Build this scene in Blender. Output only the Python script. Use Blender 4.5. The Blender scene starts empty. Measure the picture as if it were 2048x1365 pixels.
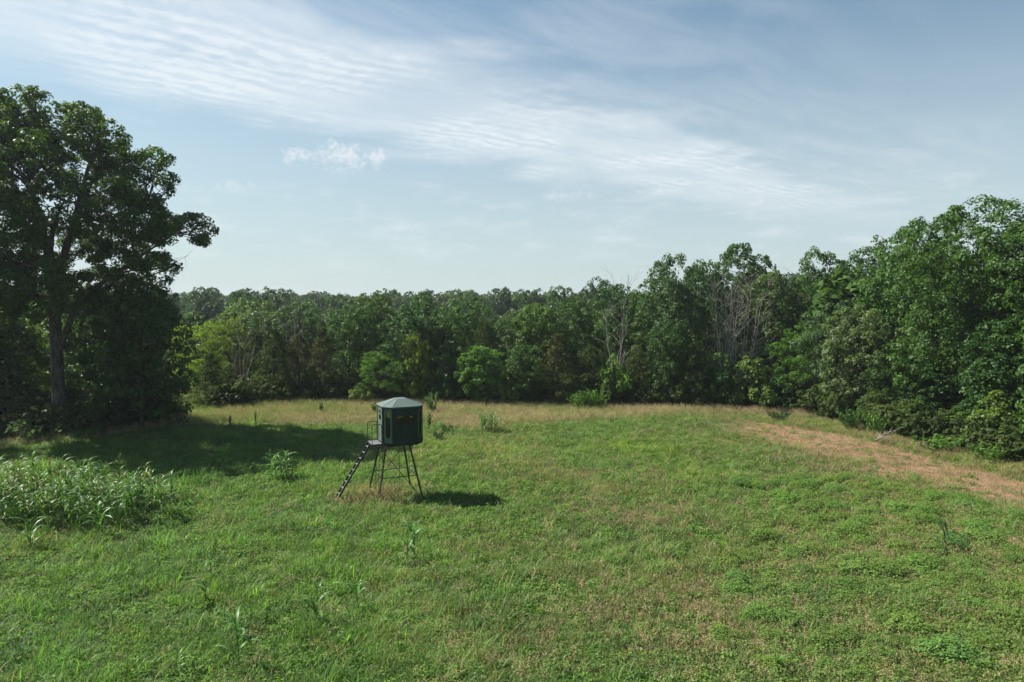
import bpy, math, random
import numpy as np
from mathutils import Vector

random.seed(5)
RNG = np.random.default_rng(11)
C = bpy.context.scene.collection
R = math.radians

# ------------------------------------------------------------------ camera
CAM_H = 9.8
PITCH = math.atan(72.5 / 1365.0)
cam_d = bpy.data.cameras.new('camera')
cam_d.sensor_width = 36.0
cam_d.lens = 24.0
cam_d.clip_start = 0.1
cam_d.clip_end = 6000
cam = bpy.data.objects.new('camera', cam_d)
cam.location = (0, 0, CAM_H)
cam.rotation_euler = (math.pi / 2 - PITCH, 0, 0)
C.objects.link(cam)
bpy.context.scene.camera = cam

# ------------------------------------------------------------------ world, sun, exposure
SUN_DIR = Vector((-3.6, 1.2, 4.0)).normalized()      # towards the sun
SUN_EL = math.asin(SUN_DIR.z)
SUN_ROT = math.atan2(SUN_DIR.x, SUN_DIR.y)
SKY_STRENGTH = 0.052
SUN_STRENGTH = 5.0
EXPOSURE = 1.17
sc = bpy.context.scene
sc.view_settings.view_transform = 'Standard'
sc.view_settings.look = 'None'
sc.view_settings.exposure = EXPOSURE
sc.view_settings.gamma = 1.0
sc.view_settings.use_curve_mapping = False


class Nodes:
    """small helper around a node tree"""
    def __init__(s, tree):
        s.t = tree
        s.n = tree.nodes
        s.l = tree.links

    def new(s, kind, **kw):
        n = s.n.new(kind)
        for k, v in kw.items():
            setattr(n, k, v)
        return n

    def put(s, node, key, v):
        if isinstance(v, bpy.types.NodeSocket):
            s.l.new(v, node.inputs[key])
        elif v is not None:
            node.inputs[key].default_value = v

    def math(s, op, a, b=None, c=None, clamp=False):
        n = s.new('ShaderNodeMath', operation=op, use_clamp=clamp)
        s.put(n, 0, a)
        if b is not None:
            s.put(n, 1, b)
        if c is not None:
            s.put(n, 2, c)
        return n.outputs[0]

    def step(s, v, lo, hi, a=0.0, b=1.0):
        n = s.new('ShaderNodeMapRange', interpolation_type='SMOOTHSTEP')
        s.put(n, 'Value', v)
        n.inputs['From Min'].default_value = lo
        n.inputs['From Max'].default_value = hi
        n.inputs['To Min'].default_value = a
        n.inputs['To Max'].default_value = b
        return n.outputs['Result']

    def noise(s, vec, scale, detail=4.0, rough=0.55, dist=0.0):
        n = s.new('ShaderNodeTexNoise')
        if vec is not None:
            s.put(n, 'Vector', vec)
        n.inputs['Scale'].default_value = scale
        n.inputs['Detail'].default_value = detail
        n.inputs['Roughness'].default_value = rough
        n.inputs['Distortion'].default_value = dist
        return n.outputs['Fac']

    def mix(s, f, a, b, blend='MIX'):
        n = s.new('ShaderNodeMix', data_type='RGBA', blend_type=blend)
        s.put(n, 0, f)
        for k, v in ((6, a), (7, b)):
            if isinstance(v, bpy.types.NodeSocket):
                s.l.new(v, n.inputs[k])
            else:
                n.inputs[k].default_value = (*v[:3], 1.0)
        return n.outputs[2]

    def comb(s, x, y, z=0.0):
        n = s.new('ShaderNodeCombineXYZ')
        s.put(n, 0, x); s.put(n, 1, y); s.put(n, 2, z)
        return n.outputs[0]


def build_world():
    w = bpy.data.worlds.new('World')
    sc.world = w
    w.use_nodes = True
    w.node_tree.nodes.clear()
    N = Nodes(w.node_tree)
    sky = N.new('ShaderNodeTexSky', sky_type='NISHITA')
    sky.sun_disc = False
    sky.sun_elevation = SUN_EL
    sky.sun_rotation = SUN_ROT
    sky.altitude = 200
    sky.air_density = 1.0
    sky.dust_density = 1.3
    sky.ozone_density = 1.3
    tc = N.new('ShaderNodeTexCoord')
    sep = N.new('ShaderNodeSeparateXYZ')
    N.l.new(tc.outputs['Generated'], sep.inputs[0])
    x, y, z = sep.outputs
    zc = N.math('MAXIMUM', z, 0.03)
    u = N.math('DIVIDE', x, zc)
    v = N.math('DIVIDE', y, zc)
    P = N.comb(u, v)
    # broad band of altocumulus crossing the sky
    big = N.noise(P, 0.85, 5, 0.55, 0.4)
    s_ = N.math('ADD', N.math('MULTIPLY', u, 0.72), N.math('MULTIPLY', v, -0.69))
    s_ = N.math('ADD', s_, 2.265 + 0.42)                 # signed distance to the band's centre line
    s_ = N.math('ADD', s_, N.math('MULTIPLY', N.math('SUBTRACT', big, 0.5), 2.2))
    band = N.math('MULTIPLY', N.step(s_, -1.15, -0.35), N.step(s_, 1.0, 0.25))
    veil = N.math('MULTIPLY', N.step(s_, -0.2, 0.5), N.step(s_, 2.6, 0.7))
    # ripples across the band
    a = N.math('ADD', N.math('MULTIPLY', u, -0.65 / 0.115), N.math('MULTIPLY', v, 0.76 / 0.115))
    b = N.math('ADD', N.math('MULTIPLY', u, 0.76 / 0.30), N.math('MULTIPLY', v, 0.65 / 0.30))
    warp = N.noise(P, 1.6, 3, 0.5)
    a2 = N.math('ADD', a, N.math('MULTIPLY', warp, 3.0))
    wave = N.math('SINE', N.math('MULTIPLY', a2, 6.283))
    cells = N.noise(N.comb(a2, N.math('MULTIPLY', b, 2.2)), 1.3, 5, 0.62, 0.4)
    rip = N.math('ADD', N.math('MULTIPLY', wave, 0.10), cells)
    rip = N.step(rip, 0.30, 0.74)
    streak = N.noise(N.comb(N.math('MULTIPLY', a, 0.30), N.math('MULTIPLY', b, 0.26)), 1.5, 7, 0.62, 0.5)
    soft = N.step(streak, 0.26, 0.80)
    where = N.step(N.noise(P, 0.9, 2, 0.5), 0.42, 0.6)
    tex = N.math('ADD', N.math('MULTIPLY', rip, N.math('MULTIPLY', where, 0.46)), N.math('MULTIPLY', soft, 0.34))
    alto = N.math('MULTIPLY', band, N.math('ADD', 0.46, tex), clamp=True)
    alto = N.math('MULTIPLY', alto, 0.74)
    cirrus = N.math('MULTIPLY', veil, N.math('MULTIPLY', soft, 0.27))
    far = N.step(v, 9.5, 4.5)
    m = N.math('MULTIPLY', N.math('MAXIMUM', alto, cirrus), far)
    # low haze clouds and small cumulus heads near the horizon
    el = N.math('ARCSINE', z)
    az = N.math('ARCTAN2', x, y)
    Q = N.comb(N.math('MULTIPLY', az, 9.0), N.math('MULTIPLY', el, 30.0))
    lown = N.step(N.noise(Q, 1.1, 6, 0.6), 0.46, 0.74)
    low = N.math('MULTIPLY', lown, N.math('MULTIPLY', N.step(el, 0.03, 0.09), N.step(el, 0.21, 0.13)))
    low = N.math('MULTIPLY', low, 0.34)
    m = N.math('MAXIMUM', m, low)
    Qc = N.comb(N.math('MULTIPLY', az, 85.0), N.math('MULTIPLY', el, 95.0))
    puffn = N.noise(Qc, 1.0, 8, 0.66, 0.4)
    puff = None
    for (ca, ce, ra, re, k) in ((-0.240, 0.204, 0.046, 0.024, 0.85), (-0.300, 0.201, 0.024, 0.016, 0.7),
                                (-0.193, 0.206, 0.018, 0.019, 0.8), (-0.119, 0.210, 0.016, 0.007, 0.5),
                                (0.338, 0.136, 0.040, 0.014, 0.62), (0.41, 0.150, 0.016, 0.011, 0.4),
                                (0.44, 0.142, 0.014, 0.008, 0.45), (-0.38, 0.155, 0.03, 0.012, 0.35),
                                (0.08, 0.155, 0.05, 0.010, 0.4), (0.20, 0.158, 0.03, 0.010, 0.4)):
        da = N.math('DIVIDE', N.math('SUBTRACT', az, ca), ra)
        de = N.math('DIVIDE', N.math('SUBTRACT', el, ce), re)
        d2 = N.math('ADD', N.math('MULTIPLY', da, da), N.math('MULTIPLY', de, de))
        t = N.math('MULTIPLY', N.step(N.math('SUBTRACT', puffn, N.math('MULTIPLY', d2, 0.20)), 0.27, 0.62), k * 0.8)
        # flat, fading base
        t = N.math('MULTIPLY', t, N.step(de, -1.3, 0.4, 0.25, 1.0))
        puff = t if puff is None else N.math('MAXIMUM', puff, t)
    cloud = N.mix(puff, (7.9, 8.3, 8.55), (8.3, 8.1, 8.1))
    m = N.math('MAXIMUM', m, puff, clamp=True)
    pale = N.math('MULTIPLY', N.step(el, 0.50, 0.02), 0.76)
    clear = N.mix(pale, N.mix(1.0, sky.outputs[0], (0.86, 1.06, 1.02), 'MULTIPLY'), (5.35, 6.20, 6.50))
    col = N.mix(m, clear, cloud)
    bg = N.new('ShaderNodeBackground')
    N.l.new(col, bg.inputs[0])
    bg.inputs[1].default_value = SKY_STRENGTH
    out = N.new('ShaderNodeOutputWorld')
    N.l.new(bg.outputs[0], out.inputs[0])


build_world()
sun_d = bpy.data.lights.new('sun', 'SUN')
sun_d.energy = SUN_STRENGTH
sun_d.angle = R(0.55)
sun_d.color = (1.0, 0.945, 0.86)
sun = bpy.data.objects.new('sun', sun_d)
sun.rotation_euler = SUN_DIR.to_track_quat('Z', 'Y').to_euler()
sun.location = (-40, 15, 60)
C.objects.link(sun)

# ------------------------------------------------------------------ numeric helpers
def sstep(a, b, v):
    t = np.clip((np.asarray(v, float) - a) / (b - a), 0, 1)
    return t * t * (3 - 2 * t)


def vnoise(x, y, seed=0):
    x = np.asarray(x, float); y = np.asarray(y, float)
    xi = np.floor(x).astype(np.int64); yi = np.floor(y).astype(np.int64)
    fx = x - xi; fy = y - yi
    fx = fx * fx * (3 - 2 * fx); fy = fy * fy * (3 - 2 * fy)

    def h(i, j):
        n = (i * 374761393 + j * 668265263 + seed * 974711) & 0x7fffffff
        n = ((n ^ (n >> 13)) * 1274126177) & 0x7fffffff
        return ((n ^ (n >> 16)) & 0xffff) / 65535.0
    return (h(xi, yi) * (1 - fx) + h(xi + 1, yi) * fx) * (1 - fy) + (h(xi, yi + 1) * (1 - fx) + h(xi + 1, yi + 1) * fx) * fy


def fbm(x, y, scale, seed=0, octaves=4):
    s = 0.0; a = 0.5; tot = 0.0; f = 1.0 / scale
    for o in range(octaves):
        s = s + a * vnoise(np.asarray(x) * f + 17.3 * o, np.asarray(y) * f - 9.1 * o, seed + o * 13)
        tot += a; a *= 0.5; f *= 2.03
    return s / tot


def height(x, y):
    x = np.asarray(x, float); y = np.asarray(y, float)
    h = 0.30 * (fbm(x, y, 14, 3, 3) - 0.5) + 0.20 * (fbm(x, y, 2.4, 5, 3) - 0.5)
    h = h * sstep(-30, 10, y)
    dist = np.hypot(x, y)
    dip = sstep(72, 125, y) * (1 - sstep(160, 270, dist))
    h = h - 6.0 * dip * (1 - 0.8 * sstep(-5, 40, x))
    h = h + 6.0 * sstep(180, 300, dist) * (fbm(x, y, 120, 21, 2) - 0.27)
    h = h + 12.0 * sstep(430, 720, dist) * (fbm(x, y, 260, 33, 2) - 0.12)
    return h


def hz(x, y):
    return float(height(np.array([x]), np.array([y]))[0])


def at(px, depth):
    """bearing (as a pixel column of the photograph) and distance -> ground position"""
    return ((px - 1024) / 1365.0 * (depth * math.cos(PITCH) + CAM_H * math.sin(PITCH)), depth)


def z_of(py, depth):
    return CAM_H - depth * math.tan(PITCH + math.atan((py - 682.5) / 1365.0))


def mk_mesh(name, verts, faces, mats=(), fattr=None, smooth=False, midx=None):
    me = bpy.data.meshes.new(name)
    verts = np.asarray(verts, np.float32).reshape(-1, 3)
    faces = np.asarray(faces, np.int32)
    k = faces.shape[1]
    me.vertices.add(len(verts))
    me.vertices.foreach_set('co', verts.ravel())
    me.loops.add(faces.size)
    me.loops.foreach_set('vertex_index', faces.ravel())
    me.polygons.add(len(faces))
    me.polygons.foreach_set('loop_start', np.arange(0, faces.size, k, dtype=np.int32))
    if smooth:
        me.polygons.foreach_set('use_smooth', np.ones(len(faces), bool))
    for m in mats:
        me.materials.append(m)
    if midx is not None:
        me.polygons.foreach_set('material_index', np.asarray(midx, np.int32))
    me.update(calc_edges=True)
    if fattr is not None:
        at_ = me.attributes.new('tint', 'FLOAT', 'FACE')
        at_.data.foreach_set('value', np.asarray(fattr, np.float32))
    return me


def link(name, me, parent=None, **props):
    o = bpy.data.objects.new(name, me)
    C.objects.link(o)
    if parent is not None:
        o.parent = parent
    for k, v in props.items():
        o[k] = v
    return o


def empty(name, loc, rz=0.0, label=None, cat=None, group=None):
    o = bpy.data.objects.new(name, None)
    o.empty_display_size = 0.3
    C.objects.link(o)
    o.location = loc
    o.rotation_euler = (0, 0, rz)
    if label:
        o['label'] = label
    if cat:
        o['category'] = cat
    if group:
        o['group'] = group
    return o


def unit(v):
    return v / np.maximum(np.linalg.norm(v, axis=-1, keepdims=True), 1e-9)


def rand_dirs(n, rng):
    return unit(rng.normal(size=(n, 3)))


def tubes(polys, sides=6):
    """polys: list of (points (k,3), radii (k)) -> verts, quad faces"""
    V, F, base = [], [], 0
    ang = np.linspace(0, 2 * math.pi, sides, endpoint=False)
    ca, sa = np.cos(ang), np.sin(ang)
    for pts, rad in polys:
        pts = np.asarray(pts, float); rad = np.asarray(rad, float)
        tg = unit(np.gradient(pts, axis=0))
        ref = np.where(np.abs(tg[:, 2:3]) > 0.9, np.array([[1.0, 0, 0]]), np.array([[0, 0, 1.0]]))
        if np.abs(tg[:, 2]).max() > 0.9:
            ref = np.tile(np.array([[0.8, 0.6, 0.0]]), (len(pts), 1))
        a = unit(np.cross(tg, ref)); b = np.cross(tg, a)
        ring = pts[:, None, :] + rad[:, None, None] * (a[:, None, :] * ca[None, :, None] + b[:, None, :] * sa[None, :, None])
        V.append(ring.reshape(-1, 3))
        k = len(pts)
        i = np.arange(k - 1)[:, None] * sides
        j = np.arange(sides)[None, :]
        j2 = (j + 1) % sides
        q = np.stack([i + j, i + j2, i + sides + j2, i + sides + j], -1).reshape(-1, 4) + base
        F.append(q)
        base += k * sides
    return np.concatenate(V), np.concatenate(F)


# ------------------------------------------------------------------ materials
def base_mat(name):
    m = bpy.data.materials.new(name)
    m.use_nodes = True
    m.node_tree.nodes.clear()
    return m, Nodes(m.node_tree)


def out(N, sh):
    o = N.new('ShaderNodeOutputMaterial')
    N.l.new(sh, o.inputs[0])


def principled(N, color, rough=0.6, spec=0.3, metal=0.0):
    p = N.new('ShaderNodeBsdfPrincipled')
    N.put(p, 'Base Color', color if isinstance(color, bpy.types.NodeSocket) else (*color, 1.0))
    N.put(p, 'Roughness', rough)
    N.put(p, 'Specular IOR Level', spec)
    N.put(p, 'Metallic', metal)
    return p


def leaf_mat(name, transl=0.30, spec=0.28, rough=0.5):
    m, N = base_mat(name)
    oi = N.new('ShaderNodeObjectInfo')
    at_ = N.new('ShaderNodeAttribute', attribute_name='tint')
    gain = N.mix(at_.outputs['Fac'], (0.64, 0.70, 0.80), (1.38, 1.38, 1.05))
    col = N.mix(1.0, oi.outputs['Color'], gain, 'MULTIPLY')
    p = principled(N, col, rough, spec)
    tr = N.new('ShaderNodeBsdfTranslucent')
    N.l.new(N.mix(1.0, col, (1.65, 1.8, 0.5), 'MULTIPLY'), tr.inputs[0])
    mx = N.new('ShaderNodeMixShader')
    mx.inputs[0].default_value = transl
    N.l.new(p.outputs[0], mx.inputs[1])
    N.l.new(tr.outputs[0], mx.inputs[2])
    out(N, mx.outputs[0])
    return m


def tuft_mat(name, transl=0.25, spec=0.25):
    """colour comes from the instanced tuft (its own species colour), varied per blade"""
    m, N = base_mat(name)
    ai = N.new('ShaderNodeAttribute', attribute_name='hue', attribute_type='INSTANCER')
    at_ = N.new('ShaderNodeAttribute', attribute_name='tint')
    gain = N.mix(at_.outputs['Fac'], (0.60, 0.66, 0.7), (1.5, 1.35, 1.2))
    col = N.mix(1.0, ai.outputs['Color'], gain, 'MULTIPLY')
    p = principled(N, col, 0.55, spec)
    tr = N.new('ShaderNodeBsdfTranslucent')
    N.l.new(N.mix(1.0, col, (1.6, 1.7, 0.7), 'MULTIPLY'), tr.inputs[0])
    mx = N.new('ShaderNodeMixShader')
    mx.inputs[0].default_value = transl
    N.l.new(p.outputs[0], mx.inputs[1])
    N.l.new(tr.outputs[0], mx.inputs[2])
    out(N, mx.outputs[0])
    return m


def bark_mat(name, c1, c2, scale=6.0):
    m, N = base_mat(name)
    tc = N.new('ShaderNodeTexCoord')
    mp = N.new('ShaderNodeMapping')
    mp.inputs['Scale'].default_value = (1, 1, 0.22)
    N.l.new(tc.outputs['Object'], mp.inputs[0])
    n = N.noise(mp.outputs[0], scale, 6, 0.65)
    col = N.mix(N.step(n, 0.35, 0.65), c1, c2)
    p = principled(N, col, 0.9, 0.1)
    bp = N.new('ShaderNodeBump')
    bp.inputs['Strength'].default_value = 0.6
    bp.inputs['Distance'].default_value = 0.05
    N.l.new(n, bp.inputs['Height'])
    N.l.new(bp.outputs[0], p.inputs['Normal'])
    out(N, p.outputs[0])
    return m


def plain_mat(name, c, rough=0.6, spec=0.35, var=0.15, scale=3.0, metal=0.0, stretch=(1, 1, 1)):
    m, N = base_mat(name)
    tc = N.new('ShaderNodeTexCoord')
    mp = N.new('ShaderNodeMapping')
    mp.inputs['Scale'].default_value = stretch
    N.l.new(tc.outputs['Object'], mp.inputs[0])
    n = N.noise(mp.outputs[0], scale, 6, 0.65)
    lo = tuple(v * (1 - var) for v in c); hi = tuple(v * (1 + var) for v in c)
    p = principled(N, N.mix(N.step(n, 0.3, 0.7), lo, hi), rough, spec, metal)
    N.put(p, 'Roughness', N.step(n, 0.2, 0.8, rough - 0.1, min(1, rough + 0.12)))
    out(N, p.outputs[0])
    return m


M_LEAF = leaf_mat('broad leaves', 0.30, 0.16, 0.5)
M_NEEDLE = leaf_mat('cedar sprays', 0.20, 0.10, 0.7)
M_FEATHER = leaf_mat('feathery leaves', 0.40, 0.10, 0.65)
M_BARK = bark_mat('oak bark', (0.040, 0.034, 0.028), (0.105, 0.094, 0.080))
M_BARKD = bark_mat('dark forest bark', (0.028, 0.024, 0.019), (0.075, 0.066, 0.054))  # darker bark for the forest trees
M_DEAD = bark_mat('weathered dead wood', (0.18, 0.165, 0.145), (0.33, 0.305, 0.275), 4)
M_DEADG = bark_mat('grey brown twigs', (0.13, 0.11, 0.09), (0.27, 0.24, 0.21), 4)
M_TUFT = tuft_mat('grass blades', 0.42, 0.25)
M_WEED = tuft_mat('weed leaves', 0.38, 0.10)
M_STRAW = tuft_mat('dry stems', 0.10, 0.15)
M_CORN = leaf_mat('sorghum blades', 0.32, 0.24, 0.42)
M_STEM = plain_mat('sorghum stalk', (0.10, 0.17, 0.05), 0.5, 0.3, 0.3)
M_STEMY = plain_mat('yellowed stalk', (0.42, 0.32, 0.08), 0.5, 0.3, 0.3)
M_HEAD = plain_mat('seed head', (0.30, 0.24, 0.08), 0.8, 0.1, 0.3)

# ------------------------------------------------------------------ field plan (ground positions in metres)
EDGE_X = [-60, -36.5, -33.3, -30.9, -29.8, -28.2, -21.3, -15.5, -1.2, 8.4, 26.2, 40]
EDGE_Y = [47, 48.3, 50.1, 50.7, 59.1, 63.4, 68.3, 69.0, 67.4, 65.2, 63.0, 62.0]
TREE_Y = [0, 20, 33, 40.8, 47.4, 55.4, 62.8, 64]
TREE_X = [42, 37.0, 33.0, 30.9, 29.0, 27.6, 26.2, 24.0]
TAN_X = [-60, -34, -30, -27, -23.5, -12.8, -7.3, -2.9, 1.1, 11.9, 18.8, 22.6, 30]
TAN_Y = [45, 46.0, 50.2, 54.6, 55.6, 54.2, 55.6, 53.0, 55.6, 58.0, 59.6, 59.5, 60]
SOIL_Y = [0, 20, 28, 33, 37.3, 43.5, 50.7, 55.4, 57.1, 58]
SOIL_XF = [38, 34, 31, 29.5, 28.3, 26.6, 25.0, 21.9, 19.6, 19.0]
SOIL_XN = [38, 34, 28.4, 24.2, 20.6, 18.4, 17.2, 17.6, 18.4, 19.0]


def zones(x, y):
    """0..1 weights of the kinds of cover at the ground positions"""
    w = (fbm(x, y, 3.0, 41, 3) - 0.5)
    wx, wy = x + 3.0 * w, y + 4.0 * w
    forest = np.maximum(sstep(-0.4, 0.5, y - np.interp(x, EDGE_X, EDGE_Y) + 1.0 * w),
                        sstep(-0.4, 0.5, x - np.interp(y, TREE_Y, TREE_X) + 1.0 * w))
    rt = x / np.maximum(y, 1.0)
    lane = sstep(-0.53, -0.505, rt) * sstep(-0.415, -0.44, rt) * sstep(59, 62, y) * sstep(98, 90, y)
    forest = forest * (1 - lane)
    soil = sstep(-1.5, 3.0, wx - np.interp(wy, SOIL_Y, SOIL_XN)) * sstep(0.3, -0.3, x + 0.4 * w - np.interp(y, SOIL_Y, SOIL_XF))
    strip = sstep(-0.2, 0.4, x + 0.4 * w - np.interp(y, SOIL_Y, SOIL_XF)) * (y < 57.5)
    tan = 0.85 * sstep(-1.2, 2.2, wy * 0.35 + y * 0.65 - np.interp(x, TAN_X, TAN_Y)) * (1 - strip) * (1 - 0.85 * lane)
    blind = np.exp(-(((x + 6.9) / 2.0) ** 2 + ((y - 34.2) / 1.8) ** 2) ** 1.3) * sstep(0.25, 0.6, fbm(x, y, 1.2, 15, 2) + 0.12)
    bush = sstep(-2.5, 5.0, (x - 10.5) * 0.75 + (30 - y) * 0.30) * sstep(0, 3.0, np.interp(y, SOIL_Y, SOIL_XN) - x) * sstep(41, 36, y)
    dead = sstep(0.46, 0.66, fbm(x, y, 6.5, 77, 4)) * sstep(-14, 4, x) * sstep(54, 47, y)
    mid = np.exp(-(((x - 5) / 9.0) ** 2 + ((y - 31) / 9.0) ** 2))
    brown = sstep(-9.0, 1.0, wx - np.interp(wy, SOIL_Y, SOIL_XN)) * sstep(31, 38, y)
    dead = np.clip(0.85 * dead + 0.26 * mid + 0.62 * brown, 0, 1)
    bright = np.exp(-(((x + 2.2) / 3.4) ** 2 + ((y - 46.5) / 2.6) ** 2)) + 0.8 * np.exp(-(((x - 8.6) / 3.2) ** 2 + ((y - 46.5) / 2.4) ** 2))
    bright += 0.8 * np.exp(-(((x - 10.6) / 1.8) ** 2 + ((y - 39.6) / 2.6) ** 2)) + 0.5 * np.exp(-(((x + 4) / 2.6) ** 2 + ((y - 27) / 2.4) ** 2))
    bright = np.clip(bright, 0, 1)
    lush = sstep(2, -9, x + (y - 30) * 0.25)
    return dict(forest=forest, lane=lane, soil=soil, strip=strip, tan=tan, blind=blind, bush=bush, dead=dead, bright=bright, lush=lush)


# ------------------------------------------------------------------ ground sheet
def build_ground():
    xs = np.concatenate([-np.geomspace(1150, 62, 26), np.arange(-60, 60.1, 0.5), np.geomspace(62, 1150, 26)])
    ys = np.concatenate([-np.geomspace(1150, 12, 16), np.arange(-10, 90.1, 0.5), np.geomspace(92, 1150, 48)])
    X, Y = np.meshgrid(xs, ys)
    Z = height(X, Y)
    V = np.stack([X, Y, Z], -1).reshape(-1, 3)
    nx, ny = len(xs), len(ys)
    i = np.arange(ny - 1)[:, None] * nx; j = np.arange(nx - 1)[None, :]
    F = np.stack([i + j, i + j + 1, i + nx + j + 1, i + nx + j], -1).reshape(-1, 4)
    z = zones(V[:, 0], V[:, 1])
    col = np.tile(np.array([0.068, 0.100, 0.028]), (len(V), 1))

    def lay(w, c):
        nonlocal col
        w = np.clip(w, 0, 1)[:, None]
        col = col * (1 - w) + np.array(c) * w
    lay(z['dead'] * 0.4, (0.120, 0.100, 0.050))
    lay(z['bush'] * 0.5, (0.115, 0.090, 0.050))
    lay(z['bright'] * 0.7, (0.080, 0.115, 0.022))
    lay(z['tan'] * 0.9, (0.150, 0.145, 0.068))
    lay(z['strip'] * 0.8, (0.090, 0.108, 0.032))
    lay(z['blind'] * 0.6, (0.125, 0.115, 0.052))
    lay(z['soil'], (0.205, 0.140, 0.084))
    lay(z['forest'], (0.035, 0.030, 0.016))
    lay(z['lane'], (0.085, 0.105, 0.030))
    m, N = base_mat('meadow soil and thatch')
    vc = N.new('ShaderNodeAttribute', attribute_name='cover')
    tc = N.new('ShaderNodeTexCoord')
    n1 = N.noise(tc.outputs['Object'], 5.5, 6, 0.7)
    n2 = N.noise(tc.outputs['Object'], 0.9, 5, 0.6)
    g = N.mix(N.step(n1, 0.3, 0.7), (0.62, 0.64, 0.66), (1.30, 1.28, 1.22))
    c = N.mix(1.0, vc.outputs['Color'], g, 'MULTIPLY')
    c = N.mix(1.0, c, N.mix(N.step(n2, 0.3, 0.7), (0.85, 0.9, 0.9), (1.14, 1.08, 1.05)), 'MULTIPLY')
    p = principled(N, c, 0.95, 0.05)
    bp = N.new('ShaderNodeBump')
    bp.inputs['Strength'].default_value = 0.8
    bp.inputs['Distance'].default_value = 0.06
    N.l.new(n1, bp.inputs['Height'])
    N.l.new(bp.outputs[0], p.inputs['Normal'])
    out(N, p.outputs[0])
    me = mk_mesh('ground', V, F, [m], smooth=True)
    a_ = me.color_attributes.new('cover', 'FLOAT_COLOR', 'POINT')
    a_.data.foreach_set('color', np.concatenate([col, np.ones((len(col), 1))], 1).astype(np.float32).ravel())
    link('ground', me, kind='structure', label='gently rolling meadow ground running on under the woods')


build_ground()

# ------------------------------------------------------------------ foliage builders
def leaf_quads(pos, nrm, length, width, rng, along=None, droop=0.25):
    """one folded leaf-shaped quad per position"""
    n = len(pos)
    t = rand_dirs(n, rng) if along is None else unit(along + 0.45 * rand_dirs(n, rng))
    t = unit(t - nrm * np.sum(t * nrm, -1, keepdims=True) + nrm * rng.uniform(-droop, droop * 0.3, (n, 1)))
    b = unit(np.cross(nrm, t))
    L = (length * rng.uniform(0.65, 1.3, (n, 1))) * 0.5
    W = (width * rng.uniform(0.7, 1.25, (n, 1))) * 0.5
    fold = nrm * W * rng.uniform(0.1, 0.7, (n, 1))
    q = np.stack([pos - t * L, pos + b * W + fold, pos + t * L, pos - b * W + fold], 1)
    return q.reshape(-1, 3), np.arange(4 * n).reshape(-1, 4)


def fib_dirs(n, rng):
    i = np.arange(n) + 0.5
    ph = np.arccos(1 - 2 * i / n); th = math.pi * (1 + 5 ** 0.5) * i + rng.uniform(0, 6.28)
    d = np.stack([np.cos(th) * np.sin(ph), np.sin(th) * np.sin(ph), np.cos(ph)], -1)
    return unit(d + rng.normal(size=d.shape) * 0.22)


def clumps_of(lobes, rc, dens, rng, under=0.5):
    """clump centres on the skin of a union of ellipsoid lobes; returns centres, outward directions, lobe index"""
    P, O, I = [], [], []
    lobes = np.asarray(lobes, float)
    for k, l in enumerate(lobes):
        c, r = l[:3], l[3:6]
        area = 4 * math.pi * ((r[0] * r[1]) ** 1.6 / 3 + (r[0] * r[2]) ** 1.6 / 3 + (r[1] * r[2]) ** 1.6 / 3) ** (1 / 1.6)
        n = max(6, int(area / (math.pi * rc * rc) * dens))
        d = fib_dirs(n, rng)
        p = c + d * r * rng.uniform(0.72, 1.08, (n, 1))
        keep = (d[:, 2] > -0.25) | (rng.random(n) < under)
        for j, m in enumerate(lobes):
            if j != k:
                q = (p - m[:3]) / m[3:6]
                keep &= (np.sum(q * q, 1) > 0.62)
        o = unit(d / r)
        P.append(p[keep]); O.append(o[keep]); I.append(np.full(keep.sum(), k))
    return np.concatenate(P), np.concatenate(O), np.concatenate(I)


def foliage(cl, outd, rc, per, length, width, rng, flat=0.75, up=0.55, along_up=False, tone=None):
    n = len(cl)
    r = rc * rng.uniform(0.65, 1.25, n)
    cnt = np.maximum(4, (per * (r / rc) ** 2 * rng.uniform(0.7, 1.3, n))).astype(int)
    idx = np.repeat(np.arange(n), cnt)
    m = len(idx)
    d = unit(rng.normal(size=(m, 3)) + outd[idx] * 0.55 + np.array([0, 0, 0.35]))
    rad = r[idx, None] * (0.35 + 0.65 * rng.random((m, 1)) ** 0.6)
    pos = cl[idx] + d * rad * np.array([1, 1, flat])
    nrm = unit(d * 0.7 + np.array([0, 0, up]) + rng.normal(size=(m, 3)) * 0.42)
    along = (d * 0.6 + outd[idx] * 0.5 + np.array([0, 0, 0.7])) if along_up else None
    if along_up:
        nrm = unit(rng.normal(size=(m, 3)) + d * 0.8)
    V, F = leaf_quads(pos, nrm, length, width, rng, along)
    ct = rng.random(n) if tone is None else tone
    tint = np.clip(0.5 * ct[idx] + 0.5 * rng.random(m), 0, 1)
    return V, F, tint


def limb_path(a, b, rng, sag=0.12, k=6):
    a = np.asarray(a, float); b = np.asarray(b, float)
    t = np.linspace(0, 1, k)[:, None]
    L = np.linalg.norm(b - a)
    ctrl = (a + b) / 2 + np.array([0, 0, 1]) * L * sag + rng.normal(size=3) * L * 0.06
    p = (1 - t) ** 2 * a + 2 * t * (1 - t) * ctrl + t * t * b
    p[1:-1] += rng.normal(size=(k - 2, 3)) * L * 0.015
    return p


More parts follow.
